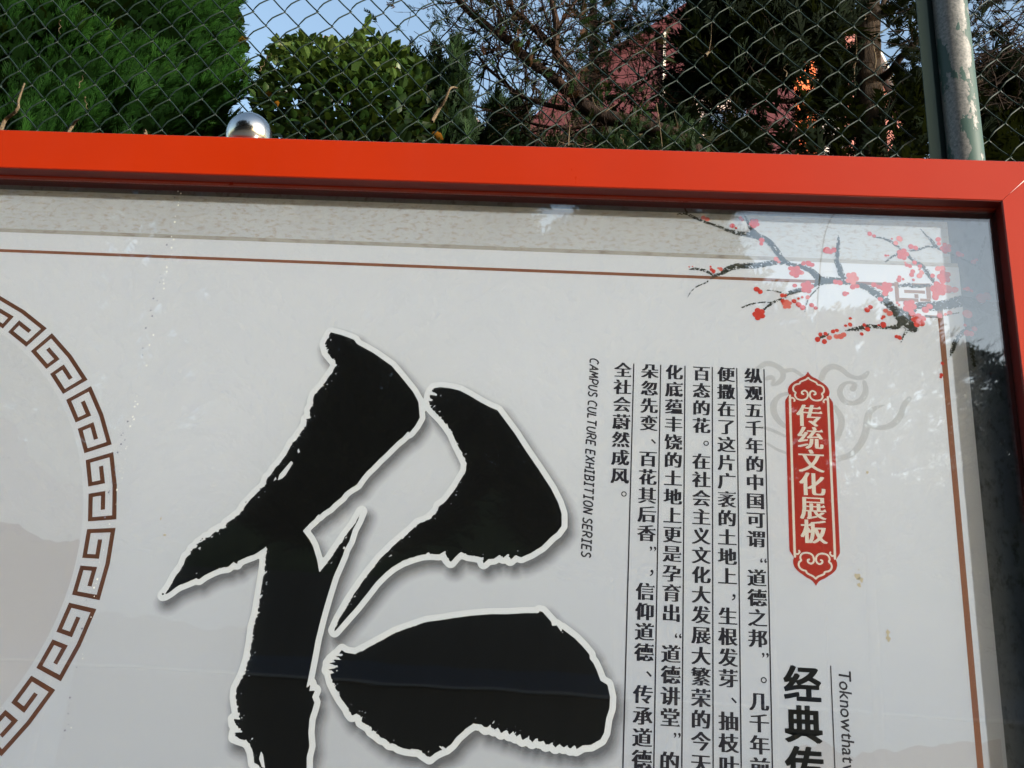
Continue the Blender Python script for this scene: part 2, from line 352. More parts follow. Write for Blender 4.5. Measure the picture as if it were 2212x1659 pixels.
# measured outlines of the printed artwork, millimetres on the board (x, z[, width])
STROKES = [[(-427.0,2395.6),(-408.0,2391.4),(-386.4,2383.8),(-380.9,2376.6),(-351.7,2361.5),(-318.8,2339.8),(-299.4,2318.7),(-279.0,2295.5),(-268.4,2278.3),(-263.4,2250.9),(-269.5,2236.5),(-276.4,2225.8),(-278.4,2223.4),(-280.8,2225.6),(-288.5,2214.5),(-296.5,2207.1),(-306.2,2195.0),(-314.0,2185.4),(-321.8,2176.7),(-329.3,2166.3),(-339.0,2155.3),(-345.6,2144.9),(-351.7,2133.3),(-361.7,2126.0),(-369.5,2118.9),(-373.0,2112.0),(-382.6,2102.5),(-390.1,2093.2),(-399.9,2086.0),(-404.3,2080.0),(-405.6,2083.1),(-411.2,2073.5),(-418.7,2065.2),(-426.8,2054.6),(-414.6,2041.4),(-407.6,2030.9),(-398.4,2009.9),(-392.5,1991.0),(-384.7,2003.0),(-371.0,2028.6),(-360.7,2048.7),(-348.2,2069.0),(-339.2,2090.6),(-343.4,2075.0),(-349.3,2060.2),(-352.3,2042.6),(-358.2,2028.4),(-359.4,2020.6),(-363.8,2005.4),(-369.8,1985.9),(-375.9,1952.0),(-380.4,1922.7),(-384.3,1889.8),(-386.1,1857.5),(-387.8,1833.6),(-388.7,1819.7),(-383.4,1825.1),(-383.6,1814.9),(-375.6,1816.2),(-378.4,1806.6),(-374.1,1799.1),(-375.1,1791.3),(-378.2,1775.7),(-377.2,1756.6),(-373.1,1737.9),(-375.0,1722.7),(-372.9,1707.9),(-372.5,1671.0),(-374.4,1656.3),(-405.5,1654.3),(-434.5,1689.1),(-442.1,1707.2),(-449.7,1710.5),(-454.1,1725.3),(-461.0,1736.2),(-466.4,1739.6),(-476.8,1742.0),(-484.1,1744.2),(-484.2,1750.0),(-474.3,1751.3),(-477.6,1754.2),(-487.0,1762.1),(-488.9,1768.9),(-481.1,1768.6),(-486.6,1784.5),(-491.5,1799.8),(-492.2,1811.5),(-485.2,1831.7),(-480.8,1855.9),(-480.4,1880.1),(-481.0,1904.6),(-478.5,1921.2),(-478.2,1946.2),(-477.8,1971.4),(-477.7,1992.6),(-480.3,2026.9),(-485.5,2021.4),(-497.1,2013.0),(-513.1,2005.7),(-520.9,2000.9),(-521.1,1997.1),(-527.0,1999.3),(-534.3,1991.6),(-546.7,1988.8),(-556.6,1984.0),(-568.2,1976.9),(-575.6,1970.1),(-582.1,1970.6),(-587.9,1967.3),(-597.7,1962.5),(-607.5,1957.7),(-616.6,1948.8),(-624.1,1943.3),(-626.9,1942.7),(-619.8,1954.9),(-612.7,1974.4),(-604.8,1989.8),(-602.2,2003.7),(-597.2,2007.5),(-594.7,2017.1),(-589.3,2018.7),(-587.2,2026.2),(-577.9,2032.4),(-577.5,2035.5),(-570.0,2037.2),(-566.9,2044.0),(-563.8,2046.3),(-560.6,2045.6),(-557.2,2051.1),(-550.8,2051.4),(-547.9,2060.4),(-542.2,2065.1),(-534.8,2073.0),(-530.7,2074.6),(-525.9,2085.9),(-524.1,2090.5),(-517.2,2099.8),(-509.0,2111.5),(-504.5,2116.2),(-497.1,2125.7),(-495.4,2137.1),(-490.8,2141.9),(-485.9,2153.6),(-480.4,2160.7),(-469.9,2179.7),(-463.7,2198.6),(-459.6,2201.2),(-454.6,2213.1),(-449.3,2222.8),(-445.6,2234.8),(-447.1,2239.4),(-440.6,2241.2),(-444.0,2256.2),(-439.5,2266.0),(-441.2,2271.7),(-439.5,2282.8),(-433.8,2290.4),(-428.2,2299.4),(-417.3,2320.4),(-410.3,2336.5),(-414.9,2344.1),(-418.5,2347.4),(-429.2,2359.3),(-434.4,2374.1),(-432.1,2381.7),(-430.5,2386.8)],[(-246.2,2303.4),(-235.2,2305.8),(-219.5,2304.7),(-203.6,2301.6),(-187.3,2293.7),(-166.4,2281.8),(-150.3,2274.1),(-139.9,2270.3),(-131.6,2259.9),(-110.1,2232.8),(-88.5,2201.6),(-67.4,2173.0),(-46.4,2142.7),(-34.7,2121.1),(-28.3,2103.8),(-27.3,2084.2),(-34.4,2073.0),(-42.4,2066.1),(-56.2,2050.2),(-72.3,2038.7),(-86.4,2031.5),(-95.0,2034.4),(-102.8,2026.3),(-107.6,2035.4),(-113.4,2029.1),(-120.0,2033.0),(-127.9,2027.0),(-136.2,2025.7),(-142.8,2019.0),(-146.9,2028.1),(-159.6,2029.6),(-168.0,2030.4),(-178.9,2034.9),(-186.7,2026.8),(-193.0,2017.9),(-197.6,2021.9),(-204.2,2034.4),(-212.1,2028.8),(-222.7,2029.1),(-237.3,2027.4),(-251.5,2022.3),(-267.7,2015.0),(-281.4,2005.7),(-292.8,1994.5),(-304.0,1981.2),(-316.4,1961.6),(-330.5,1940.0),(-344.8,1920.7),(-357.2,1903.6),(-358.6,1905.6),(-353.3,1922.2),(-346.8,1937.0),(-340.3,1951.9),(-330.1,1971.3),(-316.1,1995.3),(-301.7,2017.4),(-284.9,2037.7),(-269.6,2053.6),(-258.0,2065.1),(-248.4,2076.6),(-240.2,2079.2),(-230.2,2086.3),(-220.6,2098.8),(-219.2,2105.9),(-209.2,2114.0),(-197.9,2132.4),(-188.7,2150.9),(-182.0,2164.8),(-182.3,2178.4),(-189.9,2191.8),(-200.2,2209.7),(-208.1,2225.6),(-218.1,2239.1),(-228.0,2250.3),(-240.1,2261.6),(-248.9,2270.6),(-252.6,2280.9),(-245.4,2280.3),(-251.4,2287.2),(-250.9,2291.6),(-240.5,2290.6),(-245.5,2295.7),(-248.9,2298.4)],[(-343.4,1876.9),(-338.1,1873.6),(-323.1,1872.0),(-307.0,1881.4),(-287.8,1893.4),(-266.7,1906.8),(-245.0,1916.2),(-221.2,1925.8),(-196.9,1930.1),(-184.8,1933.2),(-156.4,1938.5),(-128.0,1942.6),(-99.4,1944.3),(-75.0,1947.3),(-55.8,1948.4),(-54.3,1951.4),(-49.8,1950.8),(-42.0,1943.1),(-35.5,1936.5),(-34.0,1930.5),(-27.2,1931.7),(-19.8,1922.4),(-19.2,1927.3),(0.0,1914.3),(12.6,1903.0),(23.1,1891.7),(23.4,1885.8),(28.8,1880.2),(34.0,1870.6),(40.5,1855.3),(50.6,1850.1),(55.1,1832.9),(54.8,1817.5),(50.3,1801.9),(48.2,1782.9),(43.4,1773.2),(30.1,1764.9),(17.7,1763.0),(9.0,1757.2),(6.8,1763.4),(1.2,1757.4),(-4.1,1761.6),(-8.6,1759.1),(-14.7,1763.2),(-20.3,1758.3),(-25.2,1763.3),(-34.1,1760.5),(-37.1,1766.3),(-44.1,1764.4),(-49.0,1768.6),(-53.8,1763.0),(-60.1,1769.4),(-67.7,1765.2),(-72.1,1773.2),(-77.7,1769.0),(-82.1,1775.6),(-86.9,1771.5),(-91.3,1778.0),(-98.9,1773.0),(-104.1,1780.3),(-109.8,1776.9),(-116.1,1782.6),(-121.7,1778.1),(-128.1,1783.4),(-140.0,1783.8),(-149.3,1776.4),(-162.1,1764.2),(-169.1,1753.6),(-176.4,1747.1),(-187.7,1749.8),(-181.0,1745.3),(-191.5,1739.8),(-198.8,1733.0),(-209.2,1738.7),(-216.4,1743.9),(-221.4,1742.1),(-233.3,1742.8),(-243.4,1744.8),(-249.7,1748.6),(-257.7,1748.8),(-263.5,1754.1),(-270.4,1755.6),(-277.7,1760.8),(-285.3,1764.5),(-290.1,1771.5),(-295.1,1773.1),(-301.9,1776.5),(-304.5,1784.8),(-310.0,1786.8),(-316.5,1784.1),(-321.1,1788.8),(-324.2,1794.4),(-334.5,1805.4),(-344.2,1818.5),(-351.8,1829.8),(-356.1,1841.0),(-349.9,1843.7),(-361.0,1847.4),(-352.2,1849.2),(-346.5,1852.7),(-360.6,1856.6),(-350.2,1858.8),(-357.2,1862.4),(-341.6,1862.5),(-352.1,1867.5),(-341.5,1868.2),(-346.9,1871.8)]]
CUTS = [[(-461.4,2167.2),(-457.9,2164.2),(-466.8,2143.1),(-472.5,2136.9),(-478.2,2134.4),(-476.9,2143.5),(-466.9,2159.1)],[(-452.1,2189.0),(-449.5,2183.1),(-452.3,2180.6),(-453.8,2185.2)],[(-482.5,2139.6),(-480.2,2136.1),(-484.9,2132.2)],[(-442.3,1726.8),(-438.8,1722.4),(-432.8,1704.1),(-437.8,1705.6),(-443.5,1716.5)],[(-360.1,2033.5),(-357.4,2032.4),(-358.3,2029.3),(-361.0,2030.0)]]
SPECKS = [(-503.5,2118.5),(-501.2,2115.0),(-523.2,2095.9),(-584.1,2030.8),(-582.0,2033.5),(-588.6,2024.4),(-585.4,2021.1),(-579.6,2030.1),(-596.0,2012.7),(-627.7,1944.4)]
BRANCH = [[(144.2,2646.8,3.6),(155.2,2647.9,4.9),(162.6,2646.8,5.5),(174.8,2640.1,6.1),(193.2,2632.3,5.4),(212.6,2626.0,6.1),(229.6,2618.3,7.3),(247.7,2613.4,9.7),(265.8,2611.3,11.5),(277.9,2609.0,13.2),(292.2,2602.6,13.2),(301.7,2594.6,12.0),(310.9,2581.1,11.4),(316.7,2570.3,11.3),(324.8,2561.0,10.7),(336.5,2556.0,8.4),(354.2,2552.7,10.7),(365.9,2546.3,11.8),(375.0,2537.2,13.0),(381.8,2528.0,15.3)],[(155.1,2663.7,1.5),(157.6,2655.2,3.7),(161.3,2648.2,4.9)],[(250.7,2663.2,2.4),(257.8,2649.2,3.7),(264.9,2632.4,6.1),(270.8,2620.0,10.9),(276.7,2611.8,12.1)],[(164.4,2540.4,3.0),(175.2,2541.5,5.4),(187.2,2540.0,6.0),(197.9,2535.0,5.4),(207.5,2530.6,5.9),(219.4,2535.9,8.4),(229.0,2543.2,10.8),(241.0,2548.5,12.0),(259.0,2551.3,11.9),(276.9,2552.1,11.3),(294.9,2556.3,10.7),(306.8,2558.9,9.6),(318.7,2558.0,7.2)],[(162.3,2488.0,1.5),(168.2,2498.4,2.4),(177.7,2508.3,3.0),(190.8,2514.9,3.0),(200.3,2522.8,3.6),(209.9,2531.4,4.7)],[(381.8,2528.0,11.8),(370.8,2519.4,8.3),(358.9,2513.5,7.0),(344.6,2508.2,8.8),(330.3,2502.9,8.2),(323.0,2494.5,4.7),(311.1,2488.6,4.1),(301.6,2482.9,5.3),(287.2,2470.3,4.7)],[(287.9,2505.7,0.7),(299.7,2506.2,3.0),(313.8,2503.5,3.6),(326.7,2500.0,3.5)],[(252.1,2472.7,3.5),(269.8,2480.1,4.1),(287.5,2483.6,2.9),(301.6,2483.5,2.9)],[(377.8,2515.7,2.9),(365.5,2500.4,2.9),(359.2,2489.5,3.0),(355.3,2476.0,2.9),(353.2,2466.6,1.2)],[(380.1,2527.0,17.7),(394.3,2528.9,14.2),(409.7,2529.6,11.8),(423.6,2526.2,9.4),(437.7,2525.4,8.2),(450.3,2520.6,11.8),(461.7,2514.4,14.0),(475.2,2505.6,15.2),(486.2,2494.1,15.1),(497.0,2481.4,15.1),(507.8,2468.7,20.8),(517.4,2457.4,23.1),(527.0,2447.4,17.3)],[(414.7,2616.5,2.4),(414.1,2602.5,6.5),(412.1,2585.7,8.4),(409.6,2569.1,9.5),(413.2,2555.6,10.6),(416.1,2542.1,11.8),(419.3,2534.1,11.8)],[(473.1,2614.7,1.8),(487.4,2613.9,4.8),(501.3,2607.5,5.3),(513.7,2596.9,5.9),(521.5,2590.4,6.0),(532.4,2577.1,7.1),(543.6,2568.0,8.2),(554.5,2556.2,9.4),(563.8,2540.4,9.4),(569.0,2531.2,7.0)],[(490.6,2568.5,3.6),(500.6,2577.1,4.7),(513.0,2585.9,4.1),(521.5,2590.4,3.6)],[(531.0,2590.8,3.6),(545.4,2594.1,4.8),(560.0,2600.3,4.8),(573.0,2599.4,4.7)],[(550.8,2636.1,2.4),(559.4,2623.8,3.6),(568.1,2613.1,5.9),(575.5,2600.9,7.1),(584.4,2594.4,3.5),(598.0,2588.1,2.4),(612.8,2581.9,1.7)],[(510.1,2523.2,5.9),(523.2,2526.5,8.2),(535.8,2524.4,8.2),(552.3,2526.4,7.0),(564.1,2528.3,5.8)],[(490.3,2505.0,3.5),(479.0,2491.2,4.7)],[(592.2,2589.6,1.6),(617.0,2579.4,3.3),(632.3,2570.7,4.0),(647.2,2558.4,4.8),(661.4,2540.5,6.4)],[(659.7,2624.6,3.2),(651.0,2599.6,6.4),(644.9,2576.8,6.4),(641.4,2565.5,4.9)],[(678.1,2485.0,28.3),(656.6,2489.4,26.8),(641.3,2494.1,20.5),(625.8,2497.0,20.6),(607.1,2499.8,20.6),(589.2,2493.6,19.0),(569.9,2489.1,19.0),(550.9,2488.3,15.9),(535.0,2487.5,14.3),(513.3,2470.3,25.3)],[(643.9,2470.9,9.4),(625.3,2455.8,9.4),(605.4,2442.5,9.4),(595.0,2429.6,8.6),(587.3,2411.7,7.8),(581.5,2397.5,1.8),(574.5,2388.5,1.3)],[(612.8,2437.5,9.3),(617.5,2420.1,9.3),(617.5,2402.7,8.5),(619.0,2385.4,7.8)],[(549.6,2470.2,3.9),(565.2,2469.1,3.2),(602.2,2478.8,3.2)],[(512.8,2457.1,13.9),(500.8,2448.7,10.4),(483.3,2445.3,7.0),(466.2,2447.1,6.9),(454.6,2446.6,9.3),(440.5,2442.1,9.3),(430.1,2440.3,6.9),(417.2,2437.1,1.8)],[(373.9,2420.8,5.7),(380.9,2425.0,7.0),(390.4,2430.0,3.4)],[(517.7,2444.3,6.9),(512.5,2435.0,4.1),(505.9,2420.5,2.3)]]
BLOSSOM = [[(187.7,2641.4,4.2),(194.4,2638.8,4.2)],[(251.1,2643.2,3.6),(254.1,2639.8,3.0)],[(236.9,2627.7,4.7),(243.2,2623.3,2.2)],[(274.0,2634.2,3.3),(268.8,2632.6,4.1),(271.4,2639.4,4.1),(277.6,2639.1,4.1),(278.9,2632.0,4.0),(273.5,2628.0,4.0)],[(286.2,2601.6,4.8),(285.4,2594.6,3.6)],[(309.4,2565.8,4.2),(314.0,2560.5,2.7)],[(354.5,2559.5,4.1),(362.8,2559.9,5.3),(368.6,2557.4,4.2)],[(340.9,2543.2,3.8),(335.2,2539.6,4.9),(336.5,2548.1,4.9),(343.9,2549.9,4.8),(347.1,2542.5,4.9),(341.8,2536.1,4.8)],[(332.8,2549.0,4.1)],[(334.3,2539.5,4.1)],[(350.9,2541.6,4.2)],[(164.4,2544.8,1.4)],[(170.1,2545.8,1.2)],[(200.1,2546.6,1.9)],[(201.5,2541.3,3.0),(205.1,2538.0,3.6)],[(212.9,2544.5,1.9),(217.1,2542.7,3.6)],[(338.9,2517.0,3.8)],[(358.9,2514.9,3.9),(360.5,2522.2,5.0),(365.4,2515.9,4.9),(361.3,2508.3,5.0),(353.9,2509.7,5.0),(353.4,2518.3,5.0)],[(276.1,2507.2,5.0),(282.0,2502.7,4.2)],[(317.8,2497.6,3.8),(323.1,2497.9,2.6)],[(325.0,2481.3,3.0),(324.9,2486.8,3.8),(329.7,2483.5,3.7),(328.0,2477.1,3.8),(322.2,2476.5,3.8),(320.3,2482.5,3.8)],[(318.1,2487.6,3.6)],[(336.9,2487.8,4.1)],[(344.1,2492.8,2.3)],[(350.6,2495.7,2.4)],[(359.4,2496.1,3.9)],[(344.3,2481.5,4.9),(350.6,2476.4,4.7)],[(365.4,2481.7,4.1),(371.6,2476.7,3.3)],[(278.9,2461.3,3.8),(276.7,2467.8,4.8),(283.8,2466.0,4.8),(284.1,2457.8,4.7),(277.2,2454.4,4.8),(272.6,2460.6,4.8)],[(394.3,2586.4,6.6),(400.1,2583.9,4.8),(405.7,2587.5,5.0)],[(433.4,2534.7,4.0),(436.4,2541.8,5.0),(440.0,2534.3,5.0),(434.5,2527.4,5.1),(427.6,2530.5,5.0),(428.7,2539.5,5.1)],[(406.0,2526.7,4.5),(413.0,2525.7,5.0)],[(433.8,2518.5,4.7),(440.9,2520.2,4.1)],[(420.3,2505.2,4.5),(425.0,2506.3,2.6)],[(466.9,2621.4,4.2),(473.9,2617.5,3.3)],[(515.9,2613.7,5.4),(509.4,2605.1,4.2)],[(503.4,2613.2,1.8)],[(519.3,2584.1,3.7),(521.4,2591.0,4.7),(525.5,2584.6,4.6),(521.0,2577.5,4.7),(514.3,2579.5,4.7),(514.5,2587.8,4.7)],[(533.9,2599.2,4.8),(541.5,2597.4,4.5)],[(491.3,2580.4,2.4),(495.5,2580.6,1.8)],[(522.4,2568.4,1.9)],[(524.5,2563.8,3.3),(529.6,2561.9,3.6)],[(537.8,2569.1,4.1)],[(546.1,2562.6,3.6),(545.1,2556.5,2.1)],[(533.7,2551.9,4.1),(531.5,2545.7,4.4)],[(548.2,2550.5,4.1),(544.2,2544.2,5.0)],[(533.7,2536.1,2.6)],[(511.2,2540.1,3.3),(509.7,2534.6,4.1),(516.8,2536.6,2.6)],[(580.1,2615.0,4.7),(580.6,2606.7,3.6)],[(591.2,2598.8,3.4),(590.0,2605.0,4.3),(596.1,2602.9,4.3),(595.4,2595.1,4.4),(589.0,2592.5,4.3),(585.6,2598.6,4.3)],[(575.2,2559.1,4.9),(582.9,2560.1,4.9)],[(583.9,2543.9,4.2),(577.1,2543.9,5.3),(582.6,2551.5,5.3),(590.0,2548.7,5.3),(589.0,2539.3,5.3),(581.0,2536.4,5.3)],[(565.4,2545.2,4.1)],[(572.8,2520.6,4.8),(565.1,2521.1,6.0),(571.8,2529.4,6.0),(579.9,2525.5,6.0),(578.2,2514.9,6.0),(569.1,2512.2,6.0)],[(567.0,2505.7,5.8)],[(587.9,2521.3,8.2),(599.5,2520.5,5.8)],[(488.9,2519.6,3.8),(493.6,2524.8,4.8),(494.2,2516.6,4.8),(487.4,2512.5,4.8),(482.6,2518.3,4.8),(486.4,2525.9,4.8)],[(468.7,2524.1,4.7),(476.1,2520.4,4.1)],[(485.9,2508.8,5.2)],[(477.7,2497.7,4.4)],[(504.6,2492.3,2.4),(507.3,2488.7,2.3)],[(524.0,2486.6,4.1),(527.1,2493.9,5.3),(530.7,2486.2,5.2),(525.0,2479.1,5.2),(517.8,2482.3,5.3),(519.2,2491.5,5.2)],[(527.7,2472.9,5.5)],[(556.4,2488.0,5.2),(549.0,2481.1,5.8)],[(537.2,2461.5,4.3),(533.4,2454.4,5.3),(530.5,2462.7,5.3),(536.9,2469.4,5.4),(543.8,2465.2,5.3),(541.6,2456.0,5.3)],[(485.1,2476.9,4.1),(491.2,2471.9,4.9)],[(481.0,2465.5,3.2),(477.9,2462.1,2.3)],[(455.0,2476.9,4.7),(460.5,2482.4,4.1)],[(426.9,2460.1,2.6)],[(571.3,2471.6,4.6)],[(587.9,2477.6,4.0),(580.8,2474.6,2.8)],[(426.2,2448.8,3.8),(418.8,2446.5,2.6)],[(449.0,2449.0,3.2),(453.8,2441.4,4.3)],[(444.1,2432.5,3.2)],[(398.1,2434.9,3.7),(404.5,2437.2,3.2)],[(402.9,2426.0,4.4),(409.8,2426.4,5.2),(414.6,2429.8,4.6)],[(479.6,2451.0,5.2),(472.1,2450.0,2.1)],[(499.6,2430.5,3.3),(504.1,2428.8,4.0)],[(372.7,2419.5,4.6),(377.6,2428.8,3.5),(385.8,2430.4,3.4)],[(383.5,2416.1,4.4)],[(391.8,2423.6,4.4)],[(620.2,2523.1,4.4),(626.2,2519.8,2.9),(614.6,2522.9,1.9)],[(611.4,2588.5,4.8),(616.1,2586.9,4.0)],[(634.3,2574.5,4.5),(639.4,2578.5,3.2)],[(640.9,2506.8,8.7),(650.7,2510.8,7.1)],[(616.2,2476.8,7.9)],[(610.5,2456.0,2.8)],[(612.4,2441.9,5.4),(619.3,2441.3,4.7),(624.8,2450.4,4.4)],[(568.9,2386.0,2.8)],[(565.8,2365.7,3.1),(564.4,2361.7,2.3)]]
FRET = [[(503.2,2531.0),(509.7,2531.2),(507.4,2494.7),(500.9,2494.5)],[(507.8,2501.0),(539.5,2502.5),(539.0,2496.2),(507.4,2494.7)],[(533.6,2509.6),(540.0,2509.8),(539.5,2502.5),(533.1,2502.2)],[(517.5,2516.2),(551.1,2517.7),(550.7,2511.9),(517.1,2510.4)],[(553.9,2530.5),(561.3,2530.8),(559.2,2502.3),(551.8,2502.0)],[(542.2,2501.5),(559.2,2502.3),(558.8,2497.0),(541.8,2496.3)],[(530.4,2529.5),(553.9,2530.5),(553.4,2524.1),(529.9,2523.1)],[(547.3,2471.5),(569.7,2472.6),(569.3,2467.4),(546.9,2466.4)]]
CLOUD = [[(289.2,2345.8,6.8),(296.1,2348.7,8.0),(300.6,2345.1,5.7),(298.1,2336.2,5.7),(308.4,2340.5,7.4),(315.5,2350.9,8.6),(313.5,2362.2,9.2),(302.3,2370.5,9.2),(288.5,2372.4,9.2),(274.6,2362.8,6.9)],[(319.2,2361.2,6.9),(331.8,2363.0,6.9),(343.0,2356.0,5.8),(349.7,2350.0,4.6)],[(323.9,2322.5,5.6),(309.0,2316.8,6.8),(299.6,2302.7,10.2),(300.3,2285.5,10.2),(309.0,2271.3,9.0),(320.0,2263.3,6.7)],[(277.4,2262.4,4.5),(294.1,2258.4,5.6),(316.2,2248.6,4.5)],[(288.0,2235.2,3.4),(304.5,2225.2,4.5),(323.2,2219.0,4.5)],[(375.8,2350.0,9.1),(382.1,2364.2,10.2),(393.8,2372.3,9.7),(407.3,2369.2,9.2),(419.3,2358.4,8.0),(432.7,2354.0,6.8),(443.1,2357.0,9.1),(450.3,2364.9,5.7)],[(425.0,2334.9,10.2),(428.8,2342.6,6.8),(418.7,2345.8,4.6),(408.3,2339.1,7.9),(404.3,2326.4,9.0),(410.4,2313.1,9.1),(424.9,2310.1,7.9),(438.8,2318.2,10.1),(445.1,2332.1,9.1),(443.7,2347.0,6.8)],[(395.4,2302.5,6.7),(403.6,2285.8,10.1),(404.1,2271.2,10.0),(396.4,2249.1,8.9)],[(394.9,2214.4,8.8),(415.1,2222.6,8.8),(430.2,2238.8,10.0),(440.1,2258.5,11.1),(444.6,2279.3,11.1),(448.8,2295.3,10.1),(460.5,2304.5,5.6),(473.0,2308.8,2.3)],[(450.8,2271.1,6.7),(467.4,2270.7,7.8),(484.5,2277.6,10.0),(497.8,2294.1,10.0),(503.3,2310.3,8.9),(513.1,2323.1,6.7)]]
PANEL = [(-1037.6,2563.4),(-588.6,2561.2),(609.6,2564.6),(609.2,1770.2)]
HILL_L = [(-1004.9,2046.6),(-937.5,2044.5),(-908.4,2042.3),(-879.1,2039.1),(-858.2,2030.8),(-832.2,2020.4),(-807.7,2016.1),(-792.2,2020.3),(-761.9,2021.0)]
HILL_U = [(-1055.3,2233.6),(-951.7,2217.0),(-930.0,2208.9),(-905.7,2189.8),(-886.6,2150.5),(-864.6,2139.3),(-829.9,2114.0),(-780.5,2106.9)]
HILL_R = [(338.8,1782.6),(356.2,1790.4),(366.4,1789.3),(379.5,1776.9),(399.7,1773.2),(423.9,1781.3),(457.9,1783.4),(492.3,1792.2),(531.6,1797.9),(569.2,1803.6),(603.1,1806.5),(628.6,1808.9)]
HILL_B = [(-846.0,1891.7),(-722.6,1913.4),(-679.2,1909.6),(-615.5,1909.2),(-550.0,1896.5),(-476.0,1904.9),(-386.1,1918.3),(-300.8,1898.8),(-136.4,1892.3),(25.4,1885.9),(105.5,1874.9)]
HILL_C = [(-551.4,1674.3),(-515.9,1699.2),(-479.0,1718.1),(-456.0,1725.1),(-359.0,1716.2),(-282.5,1739.7),(-202.0,1726.1),(-125.2,1745.8),(30.8,1746.3),(107.9,1760.4)]
DRIP = [(-733.2,2671.2),(-726.3,2521.6),(-727.3,2440.9),(-729.8,2270.5),(-732.5,2150.0),(-731.8,2073.2),(-733.7,1891.3),(-725.1,1723.8)]
PLQ_EDGE = [(0.0,2361.7),(-1.7,2358.4),(-4.6,2354.5),(-8.5,2351.8),(-12.6,2350.0),(-16.5,2347.3),(-18.8,2345.4),(-22.7,2342.9),(-27.3,2338.9),(-30.7,2334.4),(-32.4,2328.7),(-32.3,2324.3),(-30.9,2320.0),(-34.0,2314.9),(-36.8,2310.4),(-37.3,2306.7)]
PLQ_L1 = [(0.0,2350.7),(-3.5,2347.4),(-8.0,2345.2),(-12.5,2342.8),(-13.9,2339.8),(-19.4,2338.1),(-22.8,2335.2),(-24.2,2331.0),(-23.3,2326.6),(-20.4,2323.7),(-21.6,2319.9),(-20.4,2315.6),(-17.0,2312.6),(-10.2,2311.7),(-4.5,2313.9),(-1.7,2319.0),(-2.3,2325.2),(-6.2,2328.1),(-10.2,2326.0),(-10.7,2322.9),(-8.5,2321.7)]
PLQ_L2 = [(-23.2,2309.0),(-22.3,2311.1),(-25.2,2314.5),(-28.5,2313.3),(-29.6,2308.9),(-29.5,2291.6)]
# ================================================================== SETTING: ground
def ground_mat():
    t = NT('ground_earth'); f = t.noise(t.co(), 1.6, 8, .65)
    t.l(t.ramp(f, [(.3, (.055, .048, .035)), (.7, (.10, .088, .066))]), t.b.inputs['Base Color']); t.b.inputs['Roughness'].default_value = .95; t.bump(f, .5, .02); return t.m
o = mesh('ground', [(-400, -400, 0), (400, -400, 0), (400, 400, 0), (-400, 400, 0)], [(0, 1, 2, 3)], ground_mat()); o['kind'] = 'structure'
def pave_mat():
    t = NT('grey_concrete'); f = t.noise(t.co(), 9, 8, .7)
    t.l(t.ramp(f, [(.3, (.085, .085, .082)), (.7, (.125, .122, .115))]), t.b.inputs['Base Color']); t.b.inputs['Roughness'].default_value = .9; return t.m
v, f = box(-12, 12, -7.5, .02, -.05, .06)
o = mesh('pavement', v, f, pave_mat()); o['kind'] = 'structure'

# ================================================================== NOTICE BOARD
IX0, IX1, IZ0, IZ1 = -1.99, .6725, 1.20, 2.664      # inner opening of the frame
FWH, FDP = .0785, .092
board = empty('notice_board', (-.66, .04, 0), 'glass fronted notice board with wide orange red frame, in front of the fence', 'notice board')
OX0, OX1, OZ0, OZ1 = IX0 - FWH, IX1 + FWH, IZ0 - FWH, IZ1 + FWH
# profile along inward direction s (0 inner lip .. FWH outer) and depth y; flange carries the glass
def rail(side):
    prof = [(0, .0012), (.0012, 0), (FWH - .0015, 0), (FWH, .0015), (FWH, FDP), (-.0032, FDP), (-.0032, .0235), (0, .0225)]
    if side in ('left', 'right'): prof = [(0, .0012), (.0012, 0), (FWH - .0015, 0), (FWH, .0015), (FWH, FDP), (0, FDP), (0, .03)]
    V = []
    g = .0004
    for end in (0, 1):
        for s, y in prof:
            if side == 'top': V.append(((IX0 - s + g, IX1 + s - g)[end], y, IZ1 + s))
            if side == 'bottom': V.append(((IX1 + s - g, IX0 - s + g)[end], y, IZ0 - s))
            if side == 'right': V.append((IX1 + s, y, (IZ1 + s - g, IZ0 - s + g)[end]))
            if side == 'left': V.append((IX0 - s, y, (IZ0 - s + g, IZ1 + s - g)[end]))
    n = len(prof)
    Fc = [(i, (i + 1) % n, (i + 1) % n + n, i + n) for i in range(n)]
    return V, Fc + [tuple(range(n))[::-1], tuple(range(n, 2 * n))]
for s in ('top', 'right', 'bottom', 'left'):
    V, Fc = rail(s); mesh('frame_rail', V, Fc, M['frame'], board)
M['reveal_shade'] = flat('frame_red_shaded', (.085, .0045, .0022), .45, .35)  # frame red darkened, so shade inside the lip is painted on
v, f = box(IX0 + .001, IX1 - .001, .0016, .0222, IZ1 - .0010, IZ1 - .0001); mesh('reveal_shade_strip', v, f, M['reveal_shade'], board)
v, f = box(IX1 - .0010, IX1 - .0001, .0016, .0296, IZ0 + .001, IZ1 - .0012); mesh('reveal_shade_strip', v, f, M['reveal_shade'], board)
# pale slivers of bare metal showing at the mitres
for (x, z, sx, sz) in ((IX1, IZ1, 1, 1), (IX0, IZ1, -1, 1), (IX0, IZ0, -1, -1), (IX1, IZ0, 1, -1)):
    a = .012; b = FWH - .002; w_ = .0009
    Vq = [(x + sx * a, -.0002, z + sz * a), (x + sx * b - sx * w_, -.0002, z + sz * b + sz * w_), (x + sx * b + sx * w_, -.0002, z + sz * b - sz * w_)]
    mesh('mitre_joint', Vq, [(0, 1, 2)], M['joint'], board)
v, f = box(IX0 + .0005, IX1 - .0005, .0300, .0340, IZ0 + .0005, IZ1 - .0035)
mesh('glass_pane', v, [f[4] if False else q for q in f], M['glass'], board)
v, f = box(IX0 - .01, IX1 + .01, .0512, .0600, IZ0 - .01, IZ1 + .01)
mesh('back_panel', v, f, M['gasket'], board)
